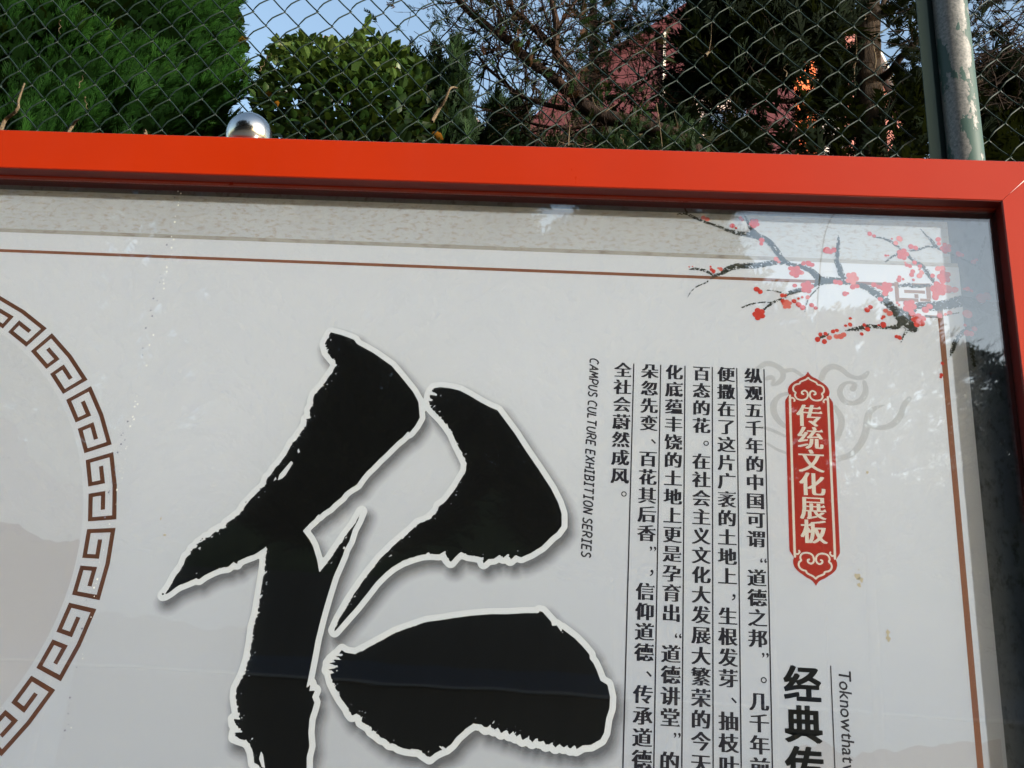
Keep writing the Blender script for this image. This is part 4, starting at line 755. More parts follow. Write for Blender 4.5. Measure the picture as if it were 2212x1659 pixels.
# ================================================================== VEGETATION
def frond(n=11, w=.055, ang=38, droop=.15, seed=1):
    r = np.random.default_rng(seed); V = []; Fc = []
    def tri(a, b, wd, zc):
        d = np.array(b) - np.array(a); d /= np.linalg.norm(d) + 1e-9; nrm = np.array([-d[1], d[0], 0]) * wd
        i = len(V); m = np.array(a) + (np.array(b) - np.array(a)) * .35
        V.extend([tuple(a), tuple(m + nrm), tuple(b), tuple(m - nrm)]); Fc.append((i, i + 1, i + 2, i + 3))
    tri((0, 0, 0), (1, 0, -droop), w * .9, 0)
    for k in range(n):
        t = .12 + .8 * k / n; s = 1 if k % 2 else -1; L = (.50 - .32 * t) * r.uniform(.8, 1.25); a = math.radians(ang * r.uniform(.7, 1.2)) * s
        p = (t, 0, -droop * t * t); e = (t + L * math.cos(a), L * math.sin(a), -droop * t * t + r.uniform(-.10, .14))
        tri(p, e, w * r.uniform(.7, 1.1), 0)
    return np.array(V), np.array(Fc)
def rot_frames(D, roll):
    D = D / (np.linalg.norm(D, axis=1)[:, None] + 1e-9); ref = np.tile([0, 0, 1.], (len(D), 1)); ref[np.abs(D[:, 2]) > .93] = [1., 0, 0]
    Y = np.cross(ref, D); Y /= np.linalg.norm(Y, axis=1)[:, None]; Zv = np.cross(D, Y)
    c, s = np.cos(roll)[:, None], np.sin(roll)[:, None]; Y2 = Y * c + Zv * s; Z2 = -Y * s + Zv * c
    return np.stack([D, Y2, Z2], -1)      # columns
def scatter(name, P, D, size, mat, parent, tmpl, tint, roll=None, kind='stuff', label=None):
    P = np.asarray(P, float); n = len(P)
    if n == 0: return None
    size = np.broadcast_to(np.asarray(size, float), (n,)); roll = RNG.uniform(-1.0, 1.0, n) if roll is None else roll
    Rm = rot_frames(np.asarray(D, float), roll)
    tv, tf = tmpl
    V = np.einsum('nij,kj->nki', Rm, tv) * size[:, None, None] + P[:, None]
    Fq = tf[None] + (np.arange(n) * len(tv))[:, None, None]
    o = mesh(name, V.reshape(-1, 3), Fq.reshape(-1, tf.shape[1]), mat, parent, tint=np.repeat(tint, len(tv)))
    if kind: o['kind'] = kind
    return o
FR = [frond(12, .050, 34, .10, 1), frond(16, .034, 30, .05, 2), frond(9, .06, 45, .2, 3)]
def crown(name, P, D, size, mat, parent, tint, t=0): return scatter(name, P, D, size, M[mat], parent, FR[t], tint)
def lumpy(th, ph, seed, amp=.18):
    return 1 + amp * (vnoise(ph * 2.6 + 50, th * 3.0 + 20, seed) - .5) * 2 + amp * .6 * (vnoise(ph * 6 + 50, th * 7 + 20, seed + 1) - .5) * 2

# ---- the big cypress at the left: a column of upswept sprays over a bumpy body
def cypress(cx, cy, zb, zt, R, n, seed, parent, inner=True):
    r = np.random.default_rng(seed); z = zb + (zt - zb) * r.uniform(0, 1, n); ph = r.uniform(-math.pi, math.pi, n)
    m = r.uniform(0, 1, n) < .72; z = np.where(m, 4.9 + 3.3 * r.uniform(0, 1, n), z); ph = np.where(m, r.uniform(-2.2, .5, n), ph)
    u = (z - zb) / (zt - zb); prof = np.where(u < .18, .62 + .38 * u / .18, np.clip(1 - (u - .18) / .82, 0, 1) ** .62)
    nz = vnoise(ph * R * 2.1 + 40, z * 2.1, seed) * .55 + vnoise(ph * R * 4.6 + 40, z * 4.4, seed + 2) * .45
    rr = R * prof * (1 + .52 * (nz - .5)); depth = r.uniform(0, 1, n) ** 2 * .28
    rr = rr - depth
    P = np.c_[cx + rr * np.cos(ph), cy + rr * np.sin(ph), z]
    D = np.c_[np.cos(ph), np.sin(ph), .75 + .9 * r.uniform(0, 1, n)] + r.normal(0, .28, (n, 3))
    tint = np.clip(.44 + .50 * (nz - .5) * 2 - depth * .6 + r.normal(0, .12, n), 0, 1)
    return P, D, tint
cy = empty('cypress_tree', (-4.6, 4.9, 0), 'dense bright green cypress filling the left, behind the fence', 'tree')
P, D, T = cypress(-4.45, 4.75, .4, 10.6, 2.62, 52000, 3, cy)
keep = (P[:, 1] < 6.0) & ~((P[:, 2] < 4.0) & (RNG.uniform(0, 1, len(P)) < .6)); P, D, T = P[keep], D[keep], T[keep]
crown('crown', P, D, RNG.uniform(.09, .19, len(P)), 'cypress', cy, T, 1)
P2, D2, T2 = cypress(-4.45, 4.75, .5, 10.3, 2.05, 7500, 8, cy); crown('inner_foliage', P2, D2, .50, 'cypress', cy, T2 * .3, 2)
V, Fq = tube([(-4.6, 4.9, z) for z in (0, 3, 6, 9.5)], [.2, .15, .1, .04], 10); mesh('trunk', V, Fq, M['bark2'], cy, smooth=True)

# ---- broadleaf trees with glossy folded leaves
LV = np.array([(0, 0, 0), (.28, .27, .06), (.62, .28, .06), (1, 0, -.08), (.62, -.28, .06), (.28, -.27, .06), (.45, 0, -.012)]) ; LF = np.array([(0, 1, 6, 6), (1, 2, 6, 6), (2, 3, 6, 6), (3, 4, 6, 6), (4, 5, 6, 6), (5, 0, 6, 6)])[:, :3]
LF = np.array([(0, 6, 1), (1, 6, 2), (2, 6, 3), (3, 6, 4), (4, 6, 5), (5, 6, 0)])
lme = bpy.data.meshes.new('leaf'); lme.from_pydata([tuple(v) for v in LV], [], [tuple(f) for f in LF.tolist()]); lme.update()
LME = []
for k, tv in enumerate((.25, .5, .62, .75, .86, .95)):
    m2 = lme.copy(); m2.name = 'leaf'; a = m2.attributes.new('tint', 'FLOAT', 'POINT'); a.data.foreach_set('value', np.full(len(LV), tv, dtype=np.float32)); m2.materials.append(M['bush']); LME.append(m2)
def leaves(tree, P, D, size, tint, nparts, score):
    """the leaves that show largest become parts, the rest one mass"""
    idx = np.argsort(-score); top = idx[:nparts]; rest = idx[nparts:]
    base = root_loc(tree); Rm = rot_frames(D, RNG.uniform(-.9, .9, len(P)))
    for i in top:
        o = bpy.data.objects.new('leaf', LME[int(min(5, max(0, tint[i] * 6)))]); o.parent = tree
        m = Matrix([list(Rm[i][0]), list(Rm[i][1]), list(Rm[i][2])]); o.rotation_mode = 'QUATERNION'; o.rotation_quaternion = m.to_quaternion()
        o.location = Vector(P[i]) - base; o.scale = (size[i],) * 3; COL.objects.link(o)
    scatter('leaf_mass', P[rest], D[rest], size[rest], M['bush'], tree, (LV, LF), tint[rest])
bt = empty('broadleaf_tree', (-1.35, 3.7, 0), 'rounded tree with glossy oval leaves beside the cypress, against the sky', 'tree')
outline = [(548, 215), (566, 150), (578, 112), (600, 84), (645, 88), (700, 84), (740, 104), (775, 72), (792, 52), (806, 84), (850, 104), (905, 140), (930, 190), (935, 330), (545, 330)]
def in_poly(x, y, pts):
    ins = np.zeros(x.shape, bool)
    for (x0, y0), (x1, y1) in zip(pts, pts[1:] + pts[:1]):
        if y0 != y1: ins ^= ((y0 > y) != (y1 > y)) & (x < (x1 - x0) * (y - y0) / (y1 - y0) + x0)
    return ins
def sample_region(pts, n, d0, d1, rng):
    xs = [p[0] for p in pts]; ys = [p[1] for p in pts]; out = []
    X = rng.uniform(min(xs), max(xs), n * 4); Y = rng.uniform(min(ys), max(ys), n * 4); k = in_poly(X, Y, pts); X, Y = X[k][:n], Y[k][:n]
    dd = rng.uniform(d0, d1, len(X)); return X, Y, dd
def world(X, Y, Dd):
    a = (X - 1106.0) / FPX; b = (829.5 - Y) / FPX
    v = np.array(FWD)[None] + a[:, None] * np.array(RGT) + b[:, None] * np.array(UPV)
    return np.array(EYE)[None] + v * (Dd / v[:, 1])[:, None]
rg = np.random.default_rng(21)
X, Y, Dd = sample_region(outline, 4300, 4.7, 6.3, rg)
u = np.clip((330 - Y) / 240, 0, 1); Dd = 5.5 + (Dd - 5.5) * (1 - .55 * u); P = world(X, Y, Dd)
cen = np.array([-1.40, 3.9, 4.9]); out = P - cen; D = out / np.linalg.norm(out, axis=1)[:, None] * .35 + np.c_[rg.normal(0, .7, len(P)), rg.normal(-.3, .5, len(P)), rg.normal(.05, .45, len(P))]
clump = vnoise(X / 46, Y / 40, 77)
k = (clump > .30) | (Y > 250) | (rg.uniform(0, 1, len(X)) < .3); P, D, X, Y, Dd, clump = P[k], D[k], X[k], Y[k], Dd[k], clump[k]
tint = np.clip(.30 + .6 * (1 - (Y - 60) / 200) * .9 + rg.normal(0, .14, len(P)), .02, .965); tint[rg.uniform(0, 1, len(P)) < .008] = 1.0  # leaves lighter upwards and darker below: light and shade put into the tint
size = rg.uniform(.05, .088, len(P))
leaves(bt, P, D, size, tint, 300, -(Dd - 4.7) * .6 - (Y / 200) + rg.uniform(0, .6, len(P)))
# crown below the frame line, so the tree is whole from the side
n = 2600; Pl = np.c_[rg.normal(-1.35, .38, n), rg.normal(3.9, .38, n), rg.uniform(2.6, 4.8, n)]; Dl = np.c_[rg.normal(0, 1, n), rg.normal(-.3, 1, n), rg.normal(.3, .6, n)]
scatter('leaf_mass', Pl, Dl, rg.uniform(.06, .10, n), M['bush'], bt, (LV, LF), np.clip(rg.normal(.3, .15, n), 0, .9))
tb = []
tr_ = [(-1.35, 3.9, 0), (-1.38, 3.92, 2), (-1.34, 3.95, 3.6), (-1.40, 3.9, 4.9)]; V, Fq = tube(spline(tr_, 5), np.linspace(.075, .03, 16), 9); mesh('trunk', V, Fq, M['bark2'], bt, smooth=True)
for k in range(34):
    s = np.array((-1.38, 3.92, rg.uniform(3.4, 5.0))); i = rg.integers(0, len(P)); e = P[i]; mid = (s + e) / 2 + rg.normal(0, .05, 3); tb.append(tube(spline([s, mid, e], 5), np.linspace(.010, .003, 11), 5))
V, Fq = cat_np(tb); mesh('branch', V, Fq, M['twig'], bt, smooth=True)
# leafy tree top peeping over the cypress edge
bt2 = empty('broadleaf_tree', (-4.6, 7.6, 0), 'sparse leafy tree top peeping out between the cypress and the sky', 'tree')
X, Y, Dd = sample_region([(472, -60), (478, 0), (490, 40), (500, 100), (514, 118), (527, 110), (522, 60), (512, 20), (516, -60)], 230, 7.5, 8.1, rg); P = world(X, Y, Dd)
scatter('crown', P, np.c_[rg.normal(.3, .6, len(P)), rg.normal(-.3, .5, len(P)), rg.normal(-.2, .6, len(P))], rg.uniform(.07, .11, len(P)), M['bush'], bt2, (LV, LF), np.clip(rg.normal(.55, .2, len(P)), 0, .99))
V, Fq = tube(spline([(-4.6, 7.6, 0), (-4.5, 7.5, 4), tuple(at(440, 120, 8.3)), tuple(at(480, 55, 8.1)), tuple(at(508, 10, 7.8)), tuple(at(505, -60, 7.8))], 5), np.linspace(.10, .006, 26), 8); mesh('trunk', V, Fq, M['bark2'], bt2, smooth=True)

# ---- fine twig work
def twigs(starts, dirs, lens, rad, rng, depth=2, wander=.22, k=5, up=.1):
    out = []; tips = []; tdir = []
    for s, d, L in zip(starts, dirs, lens):
        d = np.array(d, float); d /= np.linalg.norm(d) + 1e-9; p = np.array(s, float); path = [p.copy()]
        for i in range(k):
            d = d + rng.normal(0, wander, 3); d[2] += up * .3; d /= np.linalg.norm(d); p = p + d * L / k; path.append(p.copy())
        rr = np.linspace(rad, rad * .35, k + 1); out.append(tube(path, rr, 4)); tips.append(path[-1]); tdir.append(d.copy())
        if depth > 0:
            m = rng.integers(2, 5)
            for q in range(m):
                i = rng.integers(1, k + 1); dd = d + rng.normal(0, .75, 3)
                o2, t2, d2 = twigs([path[i]], [dd], [L * rng.uniform(.35, .65)], rad * .6, rng, depth - 1, wander, 4, up); out += o2; tips += t2; tdir += d2
    return out, tips, tdir
def limb_path(pts, d, conv):
    return spline([tuple(at(*conv((a, b))[0], d + dd)) for (a, b, dd) in pts], 6)
def juniper(root, limbs, rng, ntw, foliage, ftint, parent_mat='bark', twlen=(.25, .6)):
    starts = []; dirs = []; lens = []
    for pts, r0, r1, nt_, in limbs:
        V, Fq = tube(pts, np.linspace(r0, r1, len(pts)) * (1 + .10 * np.sin(np.arange(len(pts)) * 1.9)), 9); mesh('limb', V, Fq, M[parent_mat], root, smooth=True)
        T = np.gradient(pts, axis=0)
        for k in range(nt_):
            i = int(rng.integers(1, len(pts))); t = T[i] / np.linalg.norm(T[i]); d = t * .35 + rng.normal(0, .8, 3); d[2] += .15
            starts.append(pts[i]); dirs.append(d); lens.append(rng.uniform(*twlen))
    tw, tips, td = twigs(starts, dirs, lens, .0065, rng, 2)
    V, Fq = cat_np(tw); o = mesh('twigs', V, Fq, M['twig'], root); o['kind'] = 'stuff'
    tips = np.array(tips); td = np.array(td); k = rng.uniform(0, 1, len(tips)) < foliage
    tips, td = tips[k], td[k]; P = np.repeat(tips, 2, 0) + rng.normal(0, .03, (len(tips) * 2, 3)); Dv = np.repeat(td, 2, 0) + rng.normal(0, .5, (len(tips) * 2, 3))
    o = scatter('foliage', P, Dv, rng.uniform(.05, .11, len(P)), M['juni'], root, FR[0], np.clip(rng.normal(ftint, .22, len(P)), 0, 1))
    return o
def J(*L):  # crop coordinates of the juniper close-up, with a depth offset
    return spline([tuple(at((1350 + x / 3.16) / 1.4756, y / 3.16 / 1.4756, 5.6 + dd)) for x, y, dd in L], 5)
ju = empty('juniper_tree', (.9, 4.1, 0), 'half bare leaning juniper with forked dark trunk and brown tipped twigs', 'tree')
rg = np.random.default_rng(5)
trunkpts = spline([(.95, 4.05, 0), (.93, 4.0, 2.2), (.80, 3.95, 4.2), tuple(at(1520, 345, 5.6)), tuple(at((1350 + 1700 / 3.16) / 1.4756, 1130 / 3.16 / 1.4756, 5.6)), tuple(at((1350 + 1530 / 3.16) / 1.4756, 870 / 3.16 / 1.4756, 5.6))], 6)
V, Fq = tube(trunkpts, np.linspace(.062, .040, len(trunkpts)), 12); mesh('trunk', V, Fq, M['twig'], ju, smooth=True)
limbs = [(J((1560, 980, 0), (1400, 870, 0), (1280, 760, .05), (1130, 660, .05), (1000, 560, .1), (900, 440, .1), (760, 350, .1), (560, 200, .15), (400, 50, .2), (250, -120, .2)), .036, .022, 24),
         (J((1530, 880, 0), (1480, 740, 0), (1380, 620, -.05), (1330, 480, -.1), (1340, 250, -.1), (1290, 0, -.1), (1260, -150, -.1)), .034, .014, 18),
         (J((1330, 480, 0), (1230, 400, .05), (1110, 290, .1), (1000, 180, .1), (900, 100, .1), (880, 0, .1), (870, -120, .1)), .022, .011, 15),
         (J((1345, 400, 0), (1380, 250, .1), (1460, 110, .15), (1540, 0, .2), (1600, -90, .2)), .014, .006, 8),
         (J((1600, 1130, .1), (1350, 1080, .1), (1150, 1030, .15), (970, 960, .15), (810, 830, .2), (640, 680, .2), (520, 520, .2)), .018, .007, 14),
         (J((1900, 1230, .1), (1500, 1290, .2), (1200, 1270, .2), (900, 1180, .3), (560, 1080, .3)), .014, .006, 14),
         (J((820, 360, .1), (760, 220, .1), (760, 80, .1), (700, -60, .1)), .016, .008, 9),
         (J((1240, 640, 0), (1150, 660, .1), (1090, 560, .1), (960, 500, .2), (850, 520, .2)), .010, .005, 7)]
juniper(ju, limbs, rg, 0, .22, .72)
# thin dark branches crossing the maroon wall
j2 = empty('juniper_tree', (1.0, 5.6, 0), 'slender green and brown juniper behind the leaning one, before the maroon wall', 'tree')
def J6(*L): return spline([tuple(at((1950 + x / 3.386) / 1.4756, y / 3.386 / 1.4756, 7.0 + dd)) for x, y, dd in L], 5)
V, Fq = tube(spline([(.6, 5.4, 0), (.55, 5.35, 3), tuple(at(1300, 330, 6.9)), tuple(at(1285, 200, 6.9)), tuple(at(1282, 60, 6.9)), tuple(at(1280, -120, 6.9))], 6), np.linspace(.08, .02, 31), 8); mesh('trunk', V, Fq, M['bark'], j2, smooth=True)
limbs = [(J6((-420, 1000, 0), (-300, 800, 0), (-130, 560, 0), (40, 330, 0), (160, 120, 0), (250, -80, 0)), .010, .005, 9),
         (J6((0, 1200, 0), (150, 1050, 0), (330, 900, 0), (600, 760, 0), (900, 700, 0)), .012, .005, 12),
         (J6((500, 900, 0), (520, 760, 0), (380, 640, 0), (200, 560, 0)), .008, .004, 6),
         (J6((-100, 1400, 0), (100, 1280, 0), (400, 1200, 0), (800, 1180, .3), (1200, 1230, .3)), .012, .005, 16)]
juniper(j2, limbs, np.random.default_rng(6), 0, .40, .55)
def region_fol(root, name, pts, n, d0, d1, size, mat, tm, ts, seed, thr=.0, fx=38, dirv=(0, 0, .8), t=0, spread=.6):
    r = np.random.default_rng(seed); X, Y, Dd = sample_region(pts, n, d0, d1, r); P = world(X, Y, Dd)
    c = vnoise(X / fx + 9, Y / fx + 5, seed) * .6 + vnoise(X / (fx * .4), Y / (fx * .4), seed + 1) * .4
    k = c > thr; P, X, Y, c = P[k], X[k], Y[k], c[k]
    D = np.tile(np.array(dirv, float), (len(P), 1)) + r.normal(0, spread, (len(P), 3))
    return scatter(name, P, D, r.uniform(*size, len(P)), M[mat], root, FR[t], np.clip(tm + ts * (c - .5) * 2 + r.normal(0, .1, len(P)), 0, 1))
region_fol(j2, 'foliage', [(1240, -60), (1330, -60), (1345, 60), (1330, 150), (1300, 225), (1255, 230), (1235, 140), (1250, 60)], 420, 6.6, 7.2, (.07, .15), 'juni', .45, .3, 41, .40)
region_fol(j2, 'foliage', [(1320, -60), (1540, -60), (1480, 30), (1400, 75), (1345, 110), (1310, 60)], 560, 6.6, 7.4, (.05, .12), 'juni', .35, .2, 42, .42)
region_fol(j2, 'foliage', [(1150, 345), (1180, 250), (1260, 215), (1330, 200), (1420, 190), (1500, 230), (1530, 360)], 1200, 6.4, 7.4, (.06, .14), 'juni', .45, .35, 43, .61)
region_fol(ju, 'foliage', [(1300, 345), (1320, 262), (1390, 240), (1470, 262), (1530, 300), (1530, 350)], 620, 5.15, 5.5, (.035, .085), 'juni', .45, .40, 44, .48)
# young upright junipers left of the leaning trunk
for i, (pts, d, n, lab, bx) in enumerate([([(965, 170), (972, 120), (980, 86), (992, 110), (1002, 160), (1015, 230), (1012, 345), (935, 345), (930, 240)], 5.4, 900, 'pointed young juniper with a bright green tip, next to the glossy leaved tree', -.80),
                                     ([(925, 180), (938, 100), (948, 150), (958, 240), (955, 345), (880, 345), (868, 210), (880, 128), (900, 150)], 5.9, 900, 'shorter dark green juniper tucked against the glossy leaved tree', -1.2),
                                     ([(1030, 345), (1045, 262), (1070, 215), (1100, 235), (1122, 205), (1140, 240), (1150, 300), (1130, 345)], 6.2, 620, 'low dark juniper at the foot of the leaning trunk', -.2)]):
    jt = empty('young_juniper', (bx, d - 1.65, 0), lab, 'tree', 'young junipers behind the fence')
    region_fol(jt, 'crown', pts, n, d - .28, d + .28, (.07, .15), 'juni', .48, .30, 50 + i, .22, 30, (0, 0, 1.3), 0, .45)
    V, Fq = tube([(bx, d - 1.65, z) for z in (0, 2, 4, 5.3)], [.05, .04, .03, .01], 7); mesh('trunk', V, Fq, M['bark'], jt, smooth=True)
    r = np.random.default_rng(60 + i); n2 = 500; zc = r.uniform(2.5, 4.9, n2); P = np.c_[bx + r.normal(0, .22, n2), d - 1.65 + r.normal(0, .22, n2), zc]
    scatter('crown', P, np.c_[r.normal(0, .6, n2), r.normal(0, .6, n2), r.uniform(.5, 1.4, n2)], r.uniform(.12, .2, n2), M['juni'], jt, FR[0], np.clip(r.normal(.4, .2, n2), 0, 1))
sh = empty('shrub_hedge', (-.3, 4.9, 0), 'dark tangled shrubs with dry twigs along the foot of the trees', 'hedge')
region_fol(sh, 'foliage', [(880, 350), (900, 285), (960, 262), (1010, 290), (1060, 300), (1105, 318), (1150, 300), (1240, 300), (1400, 300), (1530, 290), (1560, 360)], 1300, 5.8, 7.0, (.06, .14), 'juni', .35, .35, 71, .30)
st_, tp, td_ = twigs([tuple(at(rg.uniform(900, 1520), rg.uniform(270, 345), rg.uniform(5.6, 6.6))) for _ in range(46)], rg.normal(0, 1, (46, 3)) * [1, .4, .7], rg.uniform(.2, .5, 46), .0026, rg, 1)
V, Fq = cat_np(st_); o = mesh('dry_twigs', V, Fq, M['dry'], sh); o['kind'] = 'stuff'
region_fol(sh, 'foliage', [(500, 900), (1600, 900), (1600, 360), (500, 360)], 1400, 5.8, 7.0, (.18, .3), 'dark', .4, .3, 72, 0)

# ---- the big dark conifer with the thick trunk at the right
bc_ = empty('conifer_tree', (2.0, 5.5, 0), 'tall dark conifer with thick brown trunk, left of the fence post', 'tree')
tp_ = spline([(1.90, 5.5, 0), (1.93, 5.5, 3), tuple(at(1884, 345, 7.15)), tuple(at(1874, 150, 7.15)), tuple(at(1875, 0, 7.15)), tuple(at(1872, -250, 7.15)), (2.15, 5.5, 12)], 6)
V, Fq = tube(tp_, np.linspace(.135, .07, len(tp_)) * (1 + .05 * np.sin(np.arange(len(tp_)) * 2.3)), 16); mesh('trunk', V, Fq, M['bark2'], bc_, smooth=True)
r = np.random.default_rng(9); L = []
def limb7(pts, r0, r1): L.append(tube(spline([tuple(at((2550 + x / 3.098) / 1.4756, y / 3.098 / 1.4756, 7.1 + dd)) for x, y, dd in pts], 5), np.linspace(r0, r1, 5 * (len(pts) - 1) + 1), 7))
limb7([(820, 130, 0), (960, 60, -.1), (1080, -20, -.2), (1200, -90, -.3)], .035, .02)
limb7([(800, 780, 0), (900, 700, -.1), (1000, 560, -.2), (1160, 410, -.3), (1300, 330, -.3)], .035, .015)
limb7([(840, 1130, 0), (950, 1040, -.1), (1080, 960, -.2), (1240, 900, -.3), (1500, 860, -.3), (1800, 800, -.3)], .035, .018)
limb7([(760, 200, 0), (820, 60, .1), (850, -90, .2)], .03, .02)
limb7([(540, 500, 0), (420, 560, .1), (250, 540, .2), (60, 580, .2), (-200, 500, .2)], .035, .015)
limb7([(560, 900, 0), (380, 880, .1), (200, 910, .2), (-100, 1000, .2), (-400, 960, .2)], .04, .015)
limb7([(560, 180, 0), (400, 250, .1), (200, 200, .2), (-60, 260, .2), (-300, 200, .2)], .04, .015)
limb7([(550, 1300, 0), (300, 1380, 0), (0, 1330, .1), (-300, 1380, .1), (-700, 1400, .1)], .04, .02)
V, Fq = cat_np(L); mesh('limb', V, Fq, M['bark2'], bc_, smooth=True)
# foliage: dense left of the trunk, thin to its right
region_fol(bc_, 'foliage', [(1500, -80), (1850, -80), (1850, 60), (1760, 100), (1720, 160), (1640, 150), (1560, 200), (1500, 120), (1510, 30)], 5200, 6.3, 8.2, (.14, .30), 'dark', .45, .3, 81, .36, 46)
region_fol(bc_, 'foliage', [(1470, 60), (1640, 60), (1640, 180), (1600, 360), (1440, 360), (1440, 230)], 3000, 6.4, 8.2, (.10, .24), 'dark', .45, .3, 82, .50, 40)
region_fol(bc_, 'foliage', [(1600, 150), (1850, 60), (1850, 360), (1600, 360)], 2300, 6.6, 8.2, (.08, .18), 'dark', .45, .3, 83, .52, 40, (-.5, 0, .2))
region_fol(bc_, 'foliage', [(1775, 40), (1850, 40), (1850, 360), (1800, 360)], 620, 6.6, 7.6, (.08, .18), 'dark', .45, .3, 86, .42, 30, (-.5, 0, .2))
region_fol(bc_, 'foliage', [(1915, 200), (2000, 150), (2010, 360), (1915, 360)], 800, 6.4, 8.0, (.12, .26), 'dark', .5, .3, 84, .42, 36, (.6, 0, .2))
region_fol(bc_, 'foliage', [(1880, -60), (2000, -60), (2012, 210), (1930, 190), (1900, 80)], 700, 6.4, 8.0, (.08, .18), 'dark', .4, .3, 85, .52, 26, (.7, 0, .2))
ts_ = []
for k in range(60):
    a = at(r.uniform(1900, 2212), r.uniform(-20, 260), r.uniform(6.6, 7.6)); ts_.append(tuple(a))
tw, tips, td = twigs(ts_, np.c_[r.normal(.9, .5, 60), r.normal(0, .3, 60), r.normal(.35, .4, 60)], r.uniform(.4, .9, 60), .006, r, 2, .14)
V, Fq = cat_np(tw); o = mesh('twigs', V, Fq, M['twig'], bc_); o['kind'] = 'stuff'
tw, tips, td = twigs([tuple(at(r.uniform(1500, 1860), r.uniform(-20, 340), r.uniform(6.6, 7.6))) for _ in range(90)], np.c_[r.normal(-.9, .5, 90), r.normal(0, .3, 90), r.normal(.1, .4, 90)], r.uniform(.4, .9, 90), .006, r, 2, .14)
V, Fq = cat_np(tw); o = mesh('twigs', V, Fq, M['twig'], bc_); o['kind'] = 'stuff'
V = []
for x, z0_, z1_, dx in ((547, 330, 900, 12), (735, 330, 700, -14), (800, 880, 1540, 40), (640, 100, 200, -10)):
    q = spline([tuple(at((2550 + (x + dx * math.sin(k * 1.3)) / 3.098) / 1.4756, (z0_ + (z1_ - z0_) * k / 5) / 3.098 / 1.4756, 6.93)) for k in range(6)], 4); V.append(tube(q, .005, 5))
vv, ff = cat_np(V); mesh('vine', vv, ff, M['dry'], bc_, smooth=True)
# lower crown, hidden behind the board
r = np.random.default_rng(91); n2 = 3600; a = r.uniform(0, 6.28, n2); rr = r.uniform(.3, 1.6, n2); P = np.c_[1.95 + rr * np.cos(a), 5.6 + rr * np.sin(a), r.uniform(3.0, 6.1, n2)]
scatter('foliage', P, np.c_[np.cos(a), np.sin(a), r.uniform(-.2, .4, n2)], r.uniform(.2, .34, n2), M['dark'], bc_, FR[2], np.clip(r.normal(.4, .2, n2), 0, 1))
rc = empty('conifer_tree', (3.9, 6.4, 0), 'dense dark conifer at the far right, right of the fence post', 'tree')
region_fol(rc, 'crown', [(2060, 360), (2080, 215), (2125, 165), (2170, 150), (2230, 120), (2400, 60), (2400, 360)], 3000, 7.4, 9.0, (.14, .30), 'dark', .55, .3, 92, .28, 44, (.2, -.2, .6))
region_fol(rc, 'crown', [(2095, 190), (2080, -40), (2400, -60), (2400, 120), (2200, 150)], 900, 7.4, 8.8, (.08, .18), 'dark', .5, .3, 93, .52, 26, (.5, 0, .5))
V, Fq = tube([(3.9, 6.4, z) for z in (0, 3, 6, 9.6)], [.16, .12, .09, .03], 9); mesh('trunk', V, Fq, M['bark2'], rc, smooth=True)
n2 = 2400; a = r.uniform(0, 6.28, n2); rr = r.uniform(.3, 1.4, n2); P = np.c_[3.9 + rr * np.cos(a), 6.4 + rr * np.sin(a), r.uniform(2.5, 7.0, n2)]
scatter('crown', P, np.c_[np.cos(a), np.sin(a), r.uniform(0, .6, n2)], r.uniform(.2, .34, n2), M['dark'], rc, FR[2], np.clip(r.normal(.4, .2, n2), 0, 1))

# ================================================================== BUILDINGS beyond the trees
def wall_mat(name, a, b, sc=1.4):
    t = NT(name); f = t.noise(t.co((1, 1, .3)), sc, 6, .6); t.l(t.ramp(f, [(.3, a), (.7, b)]), t.b.inputs['Base Color']); t.b.inputs['Roughness'].default_value = .8; t.b.inputs['Specular IOR Level'].default_value = .15; return t.m
M['maroon'] = wall_mat('maroon_render', (.066, .021, .025), (.086, .028, .033)); M['orange'] = wall_mat('orange_render', (.34, .075, .024), (.40, .09, .03))
M['pinkw'] = wall_mat('pink_render', (.36, .145, .125), (.42, .18, .15)); M['pale'] = wall_mat('pale_render', (.62, .57, .50), (.72, .67, .6)); M['beige'] = wall_mat('beige_render', (.42, .33, .30), (.48, .38, .35))
M['pane'] = flat('window_pane', (.06, .09, .14), .08, .8)
def prism(pts, y0, y1):   # pts (x, z) metres, extruded in y
    n = len(pts); V = [(a, y0, b) for a, b in pts] + [(a, y1, b) for a, b in pts]
    return V, [tuple(range(n))[::-1], tuple(range(n, 2 * n))] + [(i, (i + 1) % n, (i + 1) % n + n, i + n) for i in range(n)]
dB = 16.0; ab = at(1105, 332, dB); a0 = at(1121, 315, dB); a1 = at(1258, 169, dB); a1b = at(1389, 90, dB); a2 = at(1510, 12, dB); a3 = at(1560, -40, dB)
mb = empty('maroon_building', ((a0.x + a3.x) / 2, dB, 0), 'dark maroon building with a long sloping roof edge, behind the leaning juniper', 'building')
pts = [(a0.x - 1.2, 0), (a0.x - 1.2, a0.z - 1.4), (a0.x, a0.z), (a1.x, a1.z), (a1b.x, a1b.z), (a2.x, a2.z), (a3.x + 1.2, a3.z + .8), (a3.x + 1.2, 0)]
V, Fc = prism(pts, dB - 1.65, dB + 5); mesh('wall', V, Fc, M['maroon'], mb)
for (p0, p1) in zip(pts[1:6], pts[2:7]):
    e = (p1[0] - p0[0], p1[1] - p0[1]); L_ = math.hypot(*e); nx_, nz_ = -e[1] / L_ * .10, e[0] / L_ * .10
    V, Fc = prism([(p0[0], p0[1] + .002), (p1[0], p1[1] + .002), (p1[0] + nx_, p1[1] + nz_), (p0[0] + nx_, p0[1] + nz_)], dB - 1.8, dB + 5.1); mesh('roof_edge', V, Fc, M['maroon'], mb)
yw = dB - 1.65
